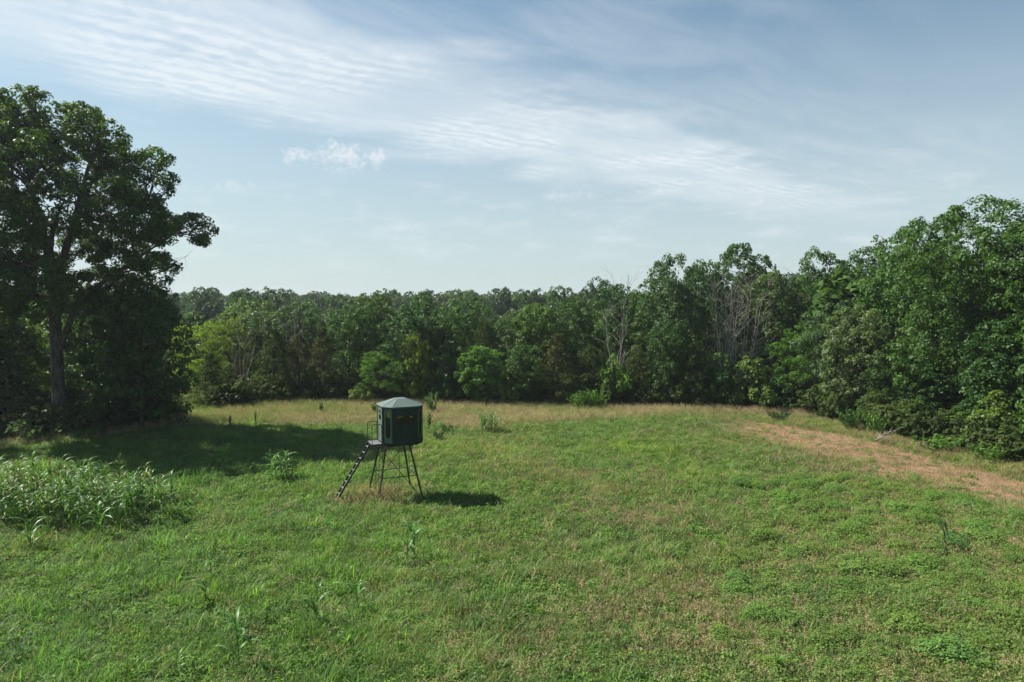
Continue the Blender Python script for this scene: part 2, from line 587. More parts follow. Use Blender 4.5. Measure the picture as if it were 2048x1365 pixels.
def wood_for(lobes, H, tr, rng, cl=None, ci=None, crown_from=0.25, lean=0.0, twig=0.5):
    """trunk with limbs into each lobe and twigs to some of the clumps"""
    lobes = np.asarray(lobes, float)
    top = 0.86 * H
    k = 9
    t = np.linspace(0, 1, k)
    trunk = np.stack([lean * t * t * H + np.cumsum(rng.normal(size=k)) * 0.012 * H * (t > 0),
                      np.cumsum(rng.normal(size=k)) * 0.012 * H * (t > 0), -0.25 + t * (top + 0.25)], -1)
    rad = tr * (1 - 0.86 * t ** 0.9)
    rad[0] *= 1.45
    polys = [(trunk, rad)]
    limbs = []
    for i, l in enumerate(lobes):
        c = l[:3]
        hz_ = max(crown_from * H * 0.7, min(0.8 * H, c[2] - np.hypot(c[0], c[1]) * rng.uniform(0.5, 0.95)))
        f = np.clip((hz_ + 0.25) / (top + 0.25), 0.05, 0.98)
        a = np.array([np.interp(f, t, trunk[:, q]) for q in range(3)])
        r0 = np.interp(f, t, rad) * 0.62
        p = limb_path(a, c, rng, 0.05)
        limbs.append((p, np.linspace(r0, max(0.018, r0 * 0.22), len(p))))
        if cl is not None:
            own = np.where(ci == i)[0]
            pick = own[rng.random(len(own)) < twig]
            for w in pick:
                s = rng.integers(2, len(p) - 1)
                q = limb_path(p[s], cl[w], rng, 0.08, 4)
                r1 = max(0.015, np.interp(s, [0, len(p) - 1], [r0, r0 * 0.22]) * 0.4)
                limbs.append((q, np.linspace(r1, 0.008, 4)))
    return polys, limbs


def lobes_broad(H, Rad, rng, n=15, base=0.12, narrow=1.0):
    L = []
    for i in range(n):
        t = base + 0.10 + (0.80 - base) * (i + rng.uniform(0.1, 0.9)) / n
        e = Rad * math.sqrt(max(0.05, 1 - ((t - 0.46) / 0.62) ** 2))
        th = 2.399 * i + rng.uniform(-0.5, 0.5)
        rl = Rad * rng.uniform(0.26, 0.44)
        rr = max(0.0, e - rl * 0.75) * rng.uniform(0.75, 1.1)
        L.append((rr * math.cos(th), rr * math.sin(th), t * H, rl * rng.uniform(0.9, 1.2), rl * rng.uniform(0.9, 1.2), rl * rng.uniform(0.75, 1.0) * narrow))
    L.append((rng.uniform(-.1, .1) * Rad, rng.uniform(-.1, .1) * Rad, 0.86 * H, 0.42 * Rad, 0.42 * Rad, 0.13 * H))
    L.append((0, 0, 0.52 * H, 0.42 * Rad, 0.42 * Rad, 0.30 * H))
    return L


TREES = {}


def reg(name, polys, limbs, fol, H, sides=7, bark=None, leaf=None):
    V, F = tubes(polys, sides)
    tm = mk_mesh(name + ' trunk', V, F, [bark or M_BARKD], smooth=True)
    lm = None
    if limbs:
        V, F = tubes(limbs, 4)
        lm = mk_mesh(name + ' limbs', V, F, [bark or M_BARKD], smooth=True)
    V, F, tint = fol
    cm = mk_mesh(name + ' crown', V, F, [leaf or M_LEAF], tint)
    TREES[name] = (tm, lm, cm, H)


def make_broad(name, seed, H=13.0, Rad=4.6, n=15, rc=0.75, per=46, L=0.34, W=0.22, base=0.1, dens=0.85, leaf=None, narrow=1.0, flat=0.72):
    rng = np.random.default_rng(seed)
    lobes = lobes_broad(H, Rad, rng, n, base, narrow)
    cl, o, ci = clumps_of(lobes, rc, dens * 1.12, rng, 0.40)
    polys, limbs = wood_for(lobes, H, 0.016 * H + 0.03, rng, cl, ci, 0.2, 0.0, 0.15)
    reg(name, polys, limbs, foliage(cl, o, rc, per, L, W, rng, flat), H, leaf=leaf)


def make_cedar(name, seed, H=9.0, Rad=2.5, rc=0.42, per=30, dens=1.0, blunt=0.75):
    rng = np.random.default_rng(seed)
    n = int(dens * 2 * math.pi * Rad * H * 0.62 / (math.pi * rc * rc) * 1.0)
    t = rng.random(n) ** 1.12
    th = rng.uniform(0, 6.283, n)
    env = Rad * (1 - t ** 1.35) ** blunt * (1 + 0.20 * np.sin(3 * th + 9 * t + seed) + 0.14 * np.sin(7 * th - 15 * t))
    env *= 0.80 + 0.20 * sstep(0.0, 0.08, t)
    rr = env * rng.uniform(0.55, 1.08, n)
    cl = np.stack([rr * np.cos(th), rr * np.sin(th), 0.15 + t * (H - 0.2)], -1)
    o = unit(np.stack([np.cos(th), np.sin(th), np.full(n, 0.55)], -1))
    tone = np.clip(0.5 + 0.35 * np.sin(5 * th + 11 * t) + rng.normal(size=n) * 0.2, 0, 1)
    fol = foliage(cl, o, rc, per, 0.36, 0.10, rng, 0.85, 0.3, True, tone)
    trunk = [(np.array([[0, 0, -0.2], [0.05, 0, H * 0.4], [0, 0.04, H * 0.95]]), np.array([0.20, 0.12, 0.02]))]
    limbs = []
    for i in rng.choice(n, 60, replace=False):
        z0 = max(0.2, cl[i, 2] - 0.6 * rr[i])
        limbs.append((limb_path((0, 0, z0), cl[i], rng, 0.0, 4), np.linspace(0.035, 0.008, 4)))
    reg(name, trunk, limbs, fol, H, 6, leaf=M_NEEDLE)


def make_locust(name, seed, H=10.0, Rad=4.2, n=26):
    """airy tree: flat feathery sprays in layers"""
    rng = np.random.default_rng(seed)
    lobes = []
    for i in range(n):
        t = 0.16 + 0.76 * (i + 0.5) / n
        th = 2.399 * i + rng.uniform(-.4, .4)
        e = Rad * math.sqrt(max(0.06, 1 - ((t - 0.42) / 0.62) ** 2)) * rng.uniform(0.45, 0.95)
        r = Rad * rng.uniform(0.24, 0.38)
        lobes.append((e * math.cos(th), e * math.sin(th), t * H, r, r, r * 0.42))
    cl, o, ci = clumps_of(lobes, 0.55, 0.85, rng, 0.35)
    polys, limbs = wood_for(lobes, H, 0.15, rng, cl, ci, 0.1, 0.0, 0.12)
    reg(name, polys, limbs, foliage(cl, o, 0.6, 42, 0.26, 0.11, rng, 0.5, 0.9), H, leaf=M_FEATHER)


def make_shrub(name, seed, H=3.2, Rad=2.0, n=9, L=0.27, W=0.16, rc=0.45, per=40):
    rng = np.random.default_rng(seed)
    lobes = []
    for i in range(n):
        th = 2.399 * i + rng.uniform(-.5, .5)
        rr = Rad * rng.uniform(0.1, 0.72)
        t = rng.uniform(0.12, 0.75) * (1 - 0.35 * rr / Rad)
        r = Rad * rng.uniform(0.28, 0.45)
        lobes.append((rr * math.cos(th), rr * math.sin(th), t * H, r, r, r * 0.75))
    lobes.append((0, 0, 0.76 * H, Rad * .32, Rad * .32, H * 0.22))
    cl, o, ci = clumps_of(lobes, rc, 0.85, rng, 0.6)
    polys = [(limb_path((rng.normal() * .1, rng.normal() * .1, -0.15), l[:3], rng, 0.1, 5), np.linspace(0.045, 0.012, 5)) for l in lobes]
    reg(name, polys, None, foliage(cl, o, rc, per, L, W, rng, 0.75, 0.6), H, 4)


for i, s in enumerate((101, 202, 303, 404)):
    make_broad('broad_%d' % i, s, 13.0, 4.6, 19 + i, base=0.0)
make_broad('tall_0', 505, 15.0, 3.9, 20, base=0.03, narrow=1.25)
make_broad('tall_1', 606, 15.0, 3.6, 20, base=0.03, narrow=1.25)
make_broad('dome_0', 707, 15.0, 4.4, 12, rc=0.62, per=40, base=0.5, dens=0.8)
make_broad('big_0', 808, 17.0, 6.6, 24, rc=0.8, per=58, L=0.30, W=0.20, base=0.06, dens=0.9)
for i, s in enumerate((11, 22, 33)):
    make_cedar('cedar_%d' % i, s, 9.0, 2.3 + 0.25 * i, dens=1.35, blunt=(0.62, 0.8, 0.55)[i])
make_locust('locust_0', 61)
make_locust('locust_1', 72, 9.0, 4.4)
for i, s in enumerate((81, 92, 103)):
    make_shrub('shrub_%d' % i, s, 3.2, 2.0, 8 + i)
# simpler crowns for the slope behind
for i, s in enumerate((131, 142, 153)):
    make_broad('slope_%d' % i, s, 13.0, 4.6, 12 + i, rc=0.9, per=42, L=0.46, W=0.32, base=0.05, dens=0.95)

LEAFCOL = dict(
    dark=(0.033, 0.072, 0.021), mid=(0.049, 0.096, 0.026), bright=(0.080, 0.155, 0.028), yellow=(0.115, 0.170, 0.030),
    yellowgreen=(0.078, 0.130, 0.028), greygreen=(0.056, 0.092, 0.042), pale=(0.080, 0.118, 0.054), lime=(0.165, 0.220, 0.040), cedar=(0.046, 0.070, 0.024),
    cedargreen=(0.050, 0.080, 0.024), cedarbrown=(0.058, 0.068, 0.028), bluegreen=(0.036, 0.068, 0.032), oak=(0.052, 0.095, 0.024))


def jitter(c, rng, a=0.10):
    k = 1 + rng.uniform(-a, a)
    return (c[0] * k * (1 + rng.uniform(-a, a)), c[1] * k, c[2] * k * (1 + rng.uniform(-a, a)), 1.0)


def plant(name, cat, label, x, y, variant, H, width, colour, rot=None, group=None, rng=RNG, zoff=0.0):
    tm, lm, cm, H0 = TREES[variant]
    o = empty(name, (x, y, hz(x, y) + zoff), rng.uniform(0, 6.28) if rot is None else rot, label, cat, group)
    w0 = max(cm.vertices[i].co.xy.length for i in range(0, len(cm.vertices), 97)) * 2
    top0 = max(cm.vertices[i].co.z for i in range(0, len(cm.vertices), 41))
    sz = H / top0
    sx = (width / w0) if width else sz
    o.scale = (sx, sx, sz)
    t = link('trunk', tm, o)
    if lm is not None:
        l_ = link('limbs', lm, o); l_['kind'] = 'stuff'
        l_.name = 'branchwork'
    c = link('crown', cm, o)
    c.color = jitter(colour, rng)
    return o


# ------------------------------------------------------------------ the big oak on the left
def hero_oak():
    rng = np.random.default_rng(2024)
    D = 51.0
    x0, y0 = at(122, D)
    k = D / 1365.0
    # lobes of the crown: sideways offset, height (both read against the trunk), depth offset and radii, in metres
    spec = [(95, 240, 0, 74, 56), (20, 290, 3, 70, 70), (232, 292, -1, 56, 54), (160, 330, 4, 90, 80), (120, 350, -4, 80, 70),
            (296, 352, 1, 52, 62), (60, 430, -5, 92, 66), (205, 430, 4, 100, 74), (255, 420, -3, 80, 60), (366, 462, 0, 72, 34),
            (300, 452, -1, 60, 34), (318, 540, -1, 50, 30), (140, 540, -5, 92, 56), (20, 560, -2, 84, 62), (212, 578, 1, 62, 42),
            (-80, 380, 0, 90, 110), (-70, 540, 2, 90, 80), (60, 500, 5, 90, 70), (190, 520, 5, 80, 60), (150, 240, 2, 40, 40), (60, 320, -3, 60, 60), (-10, 300, 0, 60, 60), (90, 395, -6, 62, 46), (150, 455, -6, 60, 44), (60, 475, -6, 60, 44), (-40, 470, -3, 60, 50),
            (100, 575, -5, 60, 36), (180, 600, -4, 56, 36), (10, 420, 2, 60, 50), (30, 610, -2, 60, 40), (10, 235, 2, 50, 46)]
    lobes = []
    for (px, py, dy, rx, ry) in spec:
        lobes.append(((px - 122) * k, dy, z_of(py, D), rx * k * 0.95, min(rx, 74) * k * rng.uniform(0.8, 1.05), ry * k * 0.95))
    rc = 0.62
    cl, o, ci = clumps_of(lobes, rc, 1.06, rng, 0.62)
    H = z_of(175, D)
    fol = foliage(cl, o, rc, 105, 0.25, 0.15, rng, 0.8, 0.5)
    # trunk: leans a little and splits in two leaders
    tz = [-0.3, 0.5, 3, 6, 9, 12]
    main = np.array([(0.0, 0, tz[0]), (0.0, 0, tz[1]), (-0.05, 0, tz[2]), (-0.1, 0, tz[3]), (-0.15, 0.05, tz[4]), (-0.1, 0, tz[5])])
    mr = np.array([0.85, 0.54, 0.45, 0.41, 0.37, 0.30])
    root = empty('oak_tree', (x0, y0, hz(x0, y0)), 0.0, 'towering dark oak with a thick grey trunk at the left edge of the meadow', 'tree')
    V, F = tubes([(main, mr)], 12)
    link('trunk', mk_mesh('oak trunk', V, F, [M_BARK], smooth=True), root)
    lead = [(np.array([main[-1], (-0.9, 0.2, 15), (-1.6, 0, 18.5), (-1.2, 0.3, 22.5), (-1.0, 0, 25)]), np.array([0.34, 0.27, 0.20, 0.12, 0.05])),
            (np.array([main[-2], (0.7, -0.2, 13), (1.6, 0.1, 16.5), (2.6, 0.2, 20), (3.6, 0, 22)]), np.array([0.33, 0.27, 0.20, 0.12, 0.05])),
            (np.array([main[3], (1.6, -0.3, 9.6), (3.6, -0.4, 11.4), (6.2, -0.2, 13.2), (8.4, 0, 14.8)]), np.array([0.26, 0.21, 0.16, 0.10, 0.05])),
            (np.array([main[4], (-1.6, -0.8, 11.2), (-3.4, -1.4, 12.8), (-5.4, -1.8, 14.2)]), np.array([0.26, 0.20, 0.14, 0.07])),
            (np.array([main[3], (-1.2, 1.4, 8.6), (-2.6, 2.6, 9.8), (-4.4, 3.2, 10.6)]), np.array([0.20, 0.16, 0.11, 0.05])),
            (np.array([main[5], (0.9, -1.8, 13.4), (2.1, -3.2, 15.2), (3.2, -3.6, 17.0)]), np.array([0.24, 0.18, 0.12, 0.05])),
            (np.array([main[4], (1.7, 0.1, 10.2), (3.8, 0.3, 11.2), (6.6, 0.3, 11.9), (8.6, 0.2, 12.6)]), np.array([0.18, 0.14, 0.11, 0.06, 0.025]))]
    allp = np.concatenate([p for p, _ in lead]); 
    fine = []
    for i, l in enumerate(lobes):
        c = np.array(l[:3])
        d = np.linalg.norm(allp - c - np.array([0, 0, -1.2]), axis=1)
        a = allp[np.argmin(d)]
        p = limb_path(a, c, rng, 0.03, 6)
        fine.append((p, np.linspace(0.11, 0.035, 6)))
        own = np.where(ci == i)[0]
        for w in own[rng.random(len(own)) < 0.45]:
            s = rng.integers(2, 6)
            fine.append((limb_path(p[s], cl[w], rng, 0.06, 4), np.linspace(0.038, 0.010, 4)))
    for lp in lead:
        V, F = tubes([lp], 8)
        link('limb', mk_mesh('oak limb', V, F, [M_BARK], smooth=True), root)
    V, F = tubes(fine, 4)
    b = link('branchwork', mk_mesh('oak branchwork', V, F, [M_BARK], smooth=True), root)
    b['kind'] = 'stuff'
    # bare twigs hanging out at the right under the long branch
    tw = []
    for i in range(9):
        a = np.array([8.0 + rng.uniform(-.8, .4), rng.uniform(-.5, .5), 12.7 + rng.uniform(-.4, .3)])
        e = a + np.array([rng.uniform(0.6, 1.7), rng.uniform(-.7, .7), rng.uniform(-.6, .7)])
        p = limb_path(a, e, rng, 0.05, 5)
        tw.append((p, np.linspace(0.022, 0.007, 5)))
        for j in range(4):
            s = rng.integers(1, 5)
            tw.append((limb_path(p[s], p[s] + rng.normal(size=3) * 0.45, rng, 0, 3), np.array([0.010, 0.007, 0.005])))
    V, F = tubes(tw, 3)
    link('bare_twigs', mk_mesh('oak twigs', V, F, [M_DEADG]), root)
    c = link('crown', mk_mesh('oak crown', fol[0], fol[1], [M_LEAF], fol[2]), root)
    c.color = (*LEAFCOL['oak'], 1)


hero_oak()

# ------------------------------------------------------------------ dead trees
def dead_tree(seed, H, spread, stems, twiggy=1.0):
    """returns (trunk polys, [bough polys])"""
    rng = np.random.default_rng(seed)
    boughs = []
    fork = H * 0.16
    trunk = [(np.array([[0, 0, -0.2], [0.03, 0, fork * 0.5], [0, 0.03, fork], [0.02, 0, fork * 1.25]]), np.array([0.20, 0.15, 0.13, 0.11]) * (H / 10))]
    for s in range(stems):
        th = 2.399 * s + rng.uniform(-.4, .4)
        rr = spread * rng.uniform(0.35, 1.0) * (0.35 if s == 0 else 1)
        tip = np.array([rr * math.cos(th), rr * math.sin(th), H * rng.uniform(0.78, 1.0)])
        k = 8
        t = np.linspace(0, 1, k)[:, None]
        a = np.array([0, 0, fork * rng.uniform(0.8, 1.2)])
        ctrl = np.array([rr * 0.75 * math.cos(th), rr * 0.75 * math.sin(th), fork + (tip[2] - fork) * 0.35])
        p = (1 - t) ** 2 * a + 2 * t * (1 - t) * ctrl + t * t * tip
        p[1:-1] += rng.normal(size=(k - 2, 3)) * 0.05
        r0 = 0.085 * H / 10 * rng.uniform(0.7, 1.1)
        polys = [(p, np.linspace(r0, 0.012, k))]
        for j in range(int(8 * twiggy)):
            q = rng.uniform(1.5, k - 1.2); q0 = int(q)
            b0 = p[q0] + (p[q0 + 1] - p[q0]) * (q - q0)
            dirv = unit(unit(p[q0 + 1] - p[q0]) * 0.9 + rand_dirs(1, rng)[0] * 0.8 + np.array([0, 0, 0.15]))
            Lb = H * rng.uniform(0.10, 0.24)
            bp = limb_path(b0, b0 + dirv * Lb, rng, 0.06, 5)
            rb = max(0.012, np.interp(q, [0, k - 1], [r0, 0.012]) * 0.5)
            polys.append((bp, np.linspace(rb, 0.008, 5)))
            for m in range(int(3 * twiggy)):
                z_ = rng.integers(1, 5)
                dv = unit(dirv + rand_dirs(1, rng)[0] * 0.75)
                polys.append((limb_path(bp[z_], bp[z_] + dv * Lb * rng.uniform(.25, .55), rng, 0.04, 3), np.array([max(0.008, rb * .5), 0.008, 0.005])))
        boughs.append(polys)
    return trunk, boughs


def place_dead(name, label, px, D, top, seed, spread, stems, mat, width=1.0, thick=1.0, twiggy=1.0, zoff=0.0):
    x, y = at(px, D)
    z0 = hz(x, y) + zoff
    H = z_of(top, D) - z0
    trunk, boughs = dead_tree(seed, H, spread, stems, twiggy)
    o = empty(name, (x, y, z0), 0.0, label, 'dead tree')
    fat = lambda ps: [(p, np.asarray(r) * thick) for p, r in ps]
    V, F = tubes(fat(trunk), 7)
    link('trunk', mk_mesh('dead trunk', V, F, [mat], smooth=True), o)
    for b in boughs:
        V, F = tubes(fat(b), 4)
        link('bough', mk_mesh('dead bough', V, F, [mat], smooth=True), o)


place_dead('dead_tree', 'pale bare dead tree with a fan of fine stems, left one of the pair', 1448, 67.5, 556, 5, 2.0, 5, M_DEAD, thick=0.85, twiggy=1.4)
place_dead('dead_tree', 'pale bare dead tree with dense upright stems, right one of the pair', 1480, 68.5, 548, 6, 2.5, 7, M_DEAD, thick=0.85, twiggy=1.4)
place_dead('dead_tree', 'whitish bare tree with sideways branches among cedars right of centre', 1232, 69, 600, 9, 2.6, 5, M_DEAD, thick=1.0)
place_dead('dead_tree', 'thin half bare grey tree in front of the cedars left of the hunting blind', 484, 67.2, 640, 12, 1.5, 4, M_DEADG, thick=1.05)
place_dead('dead_tree', 'grey leafless tree top between the two cedars behind the tan grass', 588, 71.5, 618, 14, 1.4, 4, M_DEADG, thick=1.2)
place_dead('dead_tree', 'bare brown twigs showing over the tree line beside the domed tree', 1582, 84, 530, 17, 3.0, 6, M_DEADG, thick=1.0, twiggy=1.3)
place_dead('dead_tree', 'faint brown leafless crown on the slope right of centre', 968, 105, 612, 19, 2.6, 6, M_DEADG, thick=1.5, twiggy=1.3)
place_dead('dead_tree', 'small bare twig top above the skyline left of the tall oaks', 1250, 96, 545, 23, 2.0, 5, M_DEADG, thick=1.2)

# ------------------------------------------------------------------ trees along the meadow edge (bearing, distance, top, width, kind, colour)
EDGE = [
    # behind and around the oak
    (282, 53, 560, 8.5, 'broad_0', 'dark', 'shaded dark green tree filling the space right of the oak trunk'),
    (222, 56, 590, 9, 'broad_1', 'dark', 'dark tree standing just behind the oak trunk'),
    (42, 59, 600, 10, 'broad_2', 'yellowgreen', 'sunlit yellow green tree showing through left of the oak trunk'),
    (-70, 55, 540, 11, 'broad_3', 'mid', 'green tree at the far left edge beside the oak'),
    (-330, 47, 350, 8.5, 'big_0', 'mid', 'tall green tree at the wood edge left of the oak'),
    (160, 68, 640, 9, 'broad_3', 'bright', 'bright leafy tree far behind the oak trunk'),
    # left of centre
    (408, 74, 648, 8.5, 'locust_0', 'lime', 'yellow green feathery tree just right of the oak across the grassy gap'),
    (372, 77, 735, 6, 'locust_1', 'bright', 'low feathery tree with pale twigs in the gap beside the oak'),
    (424, 65.8, 706, 4.6, 'cedar_1', 'cedar', 'dark low cedar below the yellow green feathery tree'),
    (462, 75, 632, 6.5, 'locust_1', 'yellow', 'light green tree behind the half bare grey tree'),
    (520, 77, 624, 7.5, 'broad_0', 'greygreen', 'grey green rounded tree behind the leftmost cedars'),
    (548, 69.5, 656, 5.6, 'cedar_0', 'cedar', 'broad dark cedar left of the grey leafless tree top'),
    (598, 70.5, 668, 5.4, 'cedar_2', 'cedarbrown', 'brownish cedar directly right of the grey leafless tree top'),
    (648, 69.2, 655, 5.6, 'cedar_1', 'cedarbrown', 'tall brown green cedar left of the hunting blind roof'),
    (606, 87, 606, 8.5, 'broad_2', 'mid', 'mid green round tree rising behind the brownish cedars'),
    (500, 96, 600, 9, 'broad_3', 'yellowgreen', 'yellowish round crown behind the grey green tree on the left'),
    (700, 73, 612, 7, 'broad_1', 'mid', 'leafy green tree between the brown cedar and the blind'),
    (745, 78, 590, 8, 'broad_3', 'mid', 'taller green tree in the wood behind the blind roof'),
    (757, 68, 702, 6, 'locust_0', 'bright', 'bright green low tree with spreading sprays left above the blind'),
    (826, 71, 604, 8, 'broad_2', 'dark', 'dark leafy tree rising right behind the blind roof'),
    (888, 70.5, 622, 7.5, 'broad_0', 'dark', 'dark spreading tree right of the blind'),
    (836, 68.6, 668, 4.0, 'broad_1', 'yellow', 'small yellow green crown above the blind roof'),
    (935, 80, 596, 8.5, 'broad_1', 'mid', 'mid green tree behind the dark tree right of the blind'),
    (968, 71.5, 640, 5.2, 'cedar_2', 'cedar', 'olive cedar top at the centre of the wood'),
    (962, 67.6, 690, 6.0, 'broad_3', 'bright', 'bright large leaved tree at the centre of the meadow edge'),
    (1022, 78, 622, 7.5, 'broad_0', 'mid', 'rounded green tree behind the bright large leaved tree'),
    (1048, 67, 692, 5.2, 'broad_2', 'mid', 'green tree reaching the ground right of the bright large leaved tree'),
    (1078, 76, 608, 7, 'broad_2', 'yellowgreen', 'yellowish green crown right of the wood centre'),
    (1114, 66.5, 668, 5.8, 'cedar_0', 'cedarbrown', 'brownish broad cedar right of the wood centre'),
    (1178, 66.8, 690, 5.4, 'cedar_2', 'cedar', 'dark cedar left below the whitish bare tree'),
    (1148, 76, 598, 8, 'broad_3', 'mid', 'bushy green tree behind the brownish broad cedar'),
    (1244, 79, 570, 8.5, 'broad_1', 'dark', 'dark crown behind the whitish bare tree'),
    (1278, 67, 676, 5.8, 'cedar_1', 'cedar', 'wide dark cedar right of the whitish bare tree'),
    (1190, 99, 553, 8, 'broad_0', 'bluegreen', 'round dark crown standing on the skyline right of centre'),
    (1308, 74, 545, 7, 'tall_0', 'mid', 'tall narrow tree left of the grey green oaks'),
    (1348, 70.5, 512, 8.0, 'broad_2', 'greygreen', 'tall grey green oak with a ragged top'),
    (1332, 66.5, 640, 5.5, 'broad_1', 'dark', 'dark leafy tree under the tall grey green oak'),
    (1412, 77, 518, 8.5, 'broad_0', 'greygreen', 'grey green oak behind the pair of pale dead trees'),
    (1482, 86, 488, 8.5, 'dome_0', 'mid', 'tree with an open domed top highest over the dead pair'),
    (1532, 74, 545, 8, 'broad_3', 'cedargreen', 'vine green tree right behind the pale dead pair'),
    (1388, 65.8, 682, 5.4, 'cedar_2', 'cedargreen', 'green pointed cedar left below the dead pair'),
    (1600, 65.8, 652, 7.5, 'locust_0', 'bright', 'bright feathery green tree right of the dead pair'),
    (1642, 72, 492, 6.5, 'tall_0', 'mid', 'tall pointed tree left of the notch in the right skyline'),
    (1695, 75, 500, 7.5, 'tall_1', 'mid', 'tall tree second left of the highest right crown'),
    (1660, 63.5, 606, 7.5, 'broad_1', 'greygreen', 'grey green tree before the tall pointed trees'),
    (1612, 63.8, 772, 5.0, 'cedar_1', 'cedarbrown', 'low brown cedar at the right corner of the meadow'),
    (1722, 58.5, 612, 7.5, 'broad_2', 'pale', 'pale grey green oak leaning over the meadow at the right'),
    (1684, 60.2, 786, 5.8, 'cedar_0', 'cedar', 'low wide cedar under the pale grey green oak'),
    (1752, 66, 470, 7, 'tall_1', 'mid', 'tall dark green tree behind the pale grey green oak'),
    (1806, 61, 438, 7.5, 'tall_0', 'mid', 'second highest tree of the right hand wood'),
    (1792, 55.5, 690, 6, 'broad_0', 'mid', 'leafy tree at the wood edge above the fallen branches'),
    (1846, 53.5, 728, 5.5, 'broad_3', 'mid', 'small leafy tree before the highest right crown'),
    (1935, 53, 388, 13.5, 'big_0', 'mid', 'massive green oak with the highest crown at the right'),
    (2075, 49, 425, 12, 'big_0', 'oak', 'massive dark oak at the right edge of the picture'),
    (1872, 60, 470, 9, 'broad_1', 'dark', 'dark tree behind the massive right oak on its left side'),
    (2010, 48.5, 640, 8, 'broad_2', 'dark', 'shaded dark tree beneath the massive oaks at the right edge'),
    (2200, 46, 440, 11, 'broad_0', 'mid', 'green tree beyond the right edge oak'),
    (2160, 40, 560, 8, 'broad_3', 'mid', 'leafy tree nearest on the right wood edge'),
]
for (px, D, top, w, kind, col, label) in EDGE:
    x, y = at(px, D)
    H = z_of(top, D) - hz(x, y)
    if kind.startswith('cedar'):
        name, cat = 'cedar_tree', 'cedar'
    elif kind.startswith('locust'):
        name, cat = 'locust_tree', 'tree'
    else:
        name, cat = 'broadleaf_tree', 'tree'
    plant(name, cat, label, x, y, kind, H, w, LEAFCOL[col])

BUSH = [
    (318, 57.0, 720, 4.6, 'shrub_0', 'dark', 'rounded dark bush at the right foot of the shaded trees beside the gap'),
    (238, 56.5, 745, 6, 'shrub_1', 'dark', 'dark bush right of the oak foot'),
    (55, 54.0, 790, 5, 'shrub_2', 'mid', 'green bush left of the oak trunk'),
    (-40, 52, 770, 5.5, 'shrub_0', 'dark', 'dark bush at the left picture edge'),
    (150, 55.5, 770, 5, 'shrub_0', 'dark', 'dark bush directly behind the oak foot'),
    (722, 67.4, 765, 3.2, 'shrub_1', 'yellow', 'yellow green bush at the meadow edge left of the blind roof'),
    (900, 67.6, 720, 5.0, 'shrub_2', 'mid', 'mid green bush at the wood edge right of the blind'),
    (1012, 66.3, 735, 2.6, 'shrub_0', 'yellow', 'small yellow green bush at the foot of the wood centre'),
    (1226, 66.0, 706, 4.0, 'shrub_1', 'bright', 'green bush between the two dark cedars below the whitish bare tree'),
    (1440, 64.9, 708, 4.8, 'shrub_2', 'mid', 'green bush at the foot of the left pale dead tree'),
    (1500, 64.2, 712, 5.2, 'shrub_0', 'yellowgreen', 'yellowish bush at the foot of the right pale dead tree'),
    (1560, 64.0, 735, 4.6, 'shrub_1', 'mid', 'bush under the bright feathery tree at the right'),
    (1738, 55.5, 818, 3.2, 'shrub_1', 'mid', 'low bush under the leaning pale oak'),
    (1828, 51.5, 800, 4.0, 'shrub_2', 'mid', 'bush between the small leafy tree and the fallen branches'),
    (1908, 48.2, 822, 5.0, 'shrub_0', 'yellowgreen', 'wide yellow green bush at the foot of the massive right oak'),
    (1985, 46.0, 780, 5.2, 'shrub_1', 'yellowgreen', 'tall yellow green bush right of the wide one under the oak'),
    (2058, 42.8, 850, 3.2, 'shrub_2', 'greygreen', 'grey green bush at the right picture edge'),
    (1160, 66.4, 780, 3.0, 'shrub_0', 'cedargreen', 'low dark bush between the brownish cedar and its neighbour'),
    (660, 68.4, 770, 3.6, 'shrub_2', 'cedarbrown', 'brownish low bush at the foot of the tall brown green cedar'),
    (510, 68.0, 765, 4.2, 'shrub_1', 'cedarbrown', 'reddish brown low bush at the foot of the leftmost cedars'),
]
for (px, D, top, w, kind, col, label) in BUSH:
    x, y = at(px, D)
    plant('bush', 'bush', label, x, y, kind, max(1.0, z_of(top, D) - hz(x, y)), w, LEAFCOL[col])

# ------------------------------------------------------------------ trees on the slope behind, then the far wood
ORD = ['first', 'second', 'third', 'fourth', 'fifth', 'sixth', 'seventh', 'eighth', 'ninth', 'tenth', 'eleventh', 'twelfth', 'thirteenth',
       'fourteenth', 'fifteenth', 'sixteenth', 'seventeenth', 'eighteenth', 'nineteenth', 'twentieth']
TONES = [('dark', 'dark green'), ('mid', 'mid green'), ('yellowgreen', 'yellowish green'), ('bluegreen', 'bluish green'), ('greygreen', 'dull grey green')]


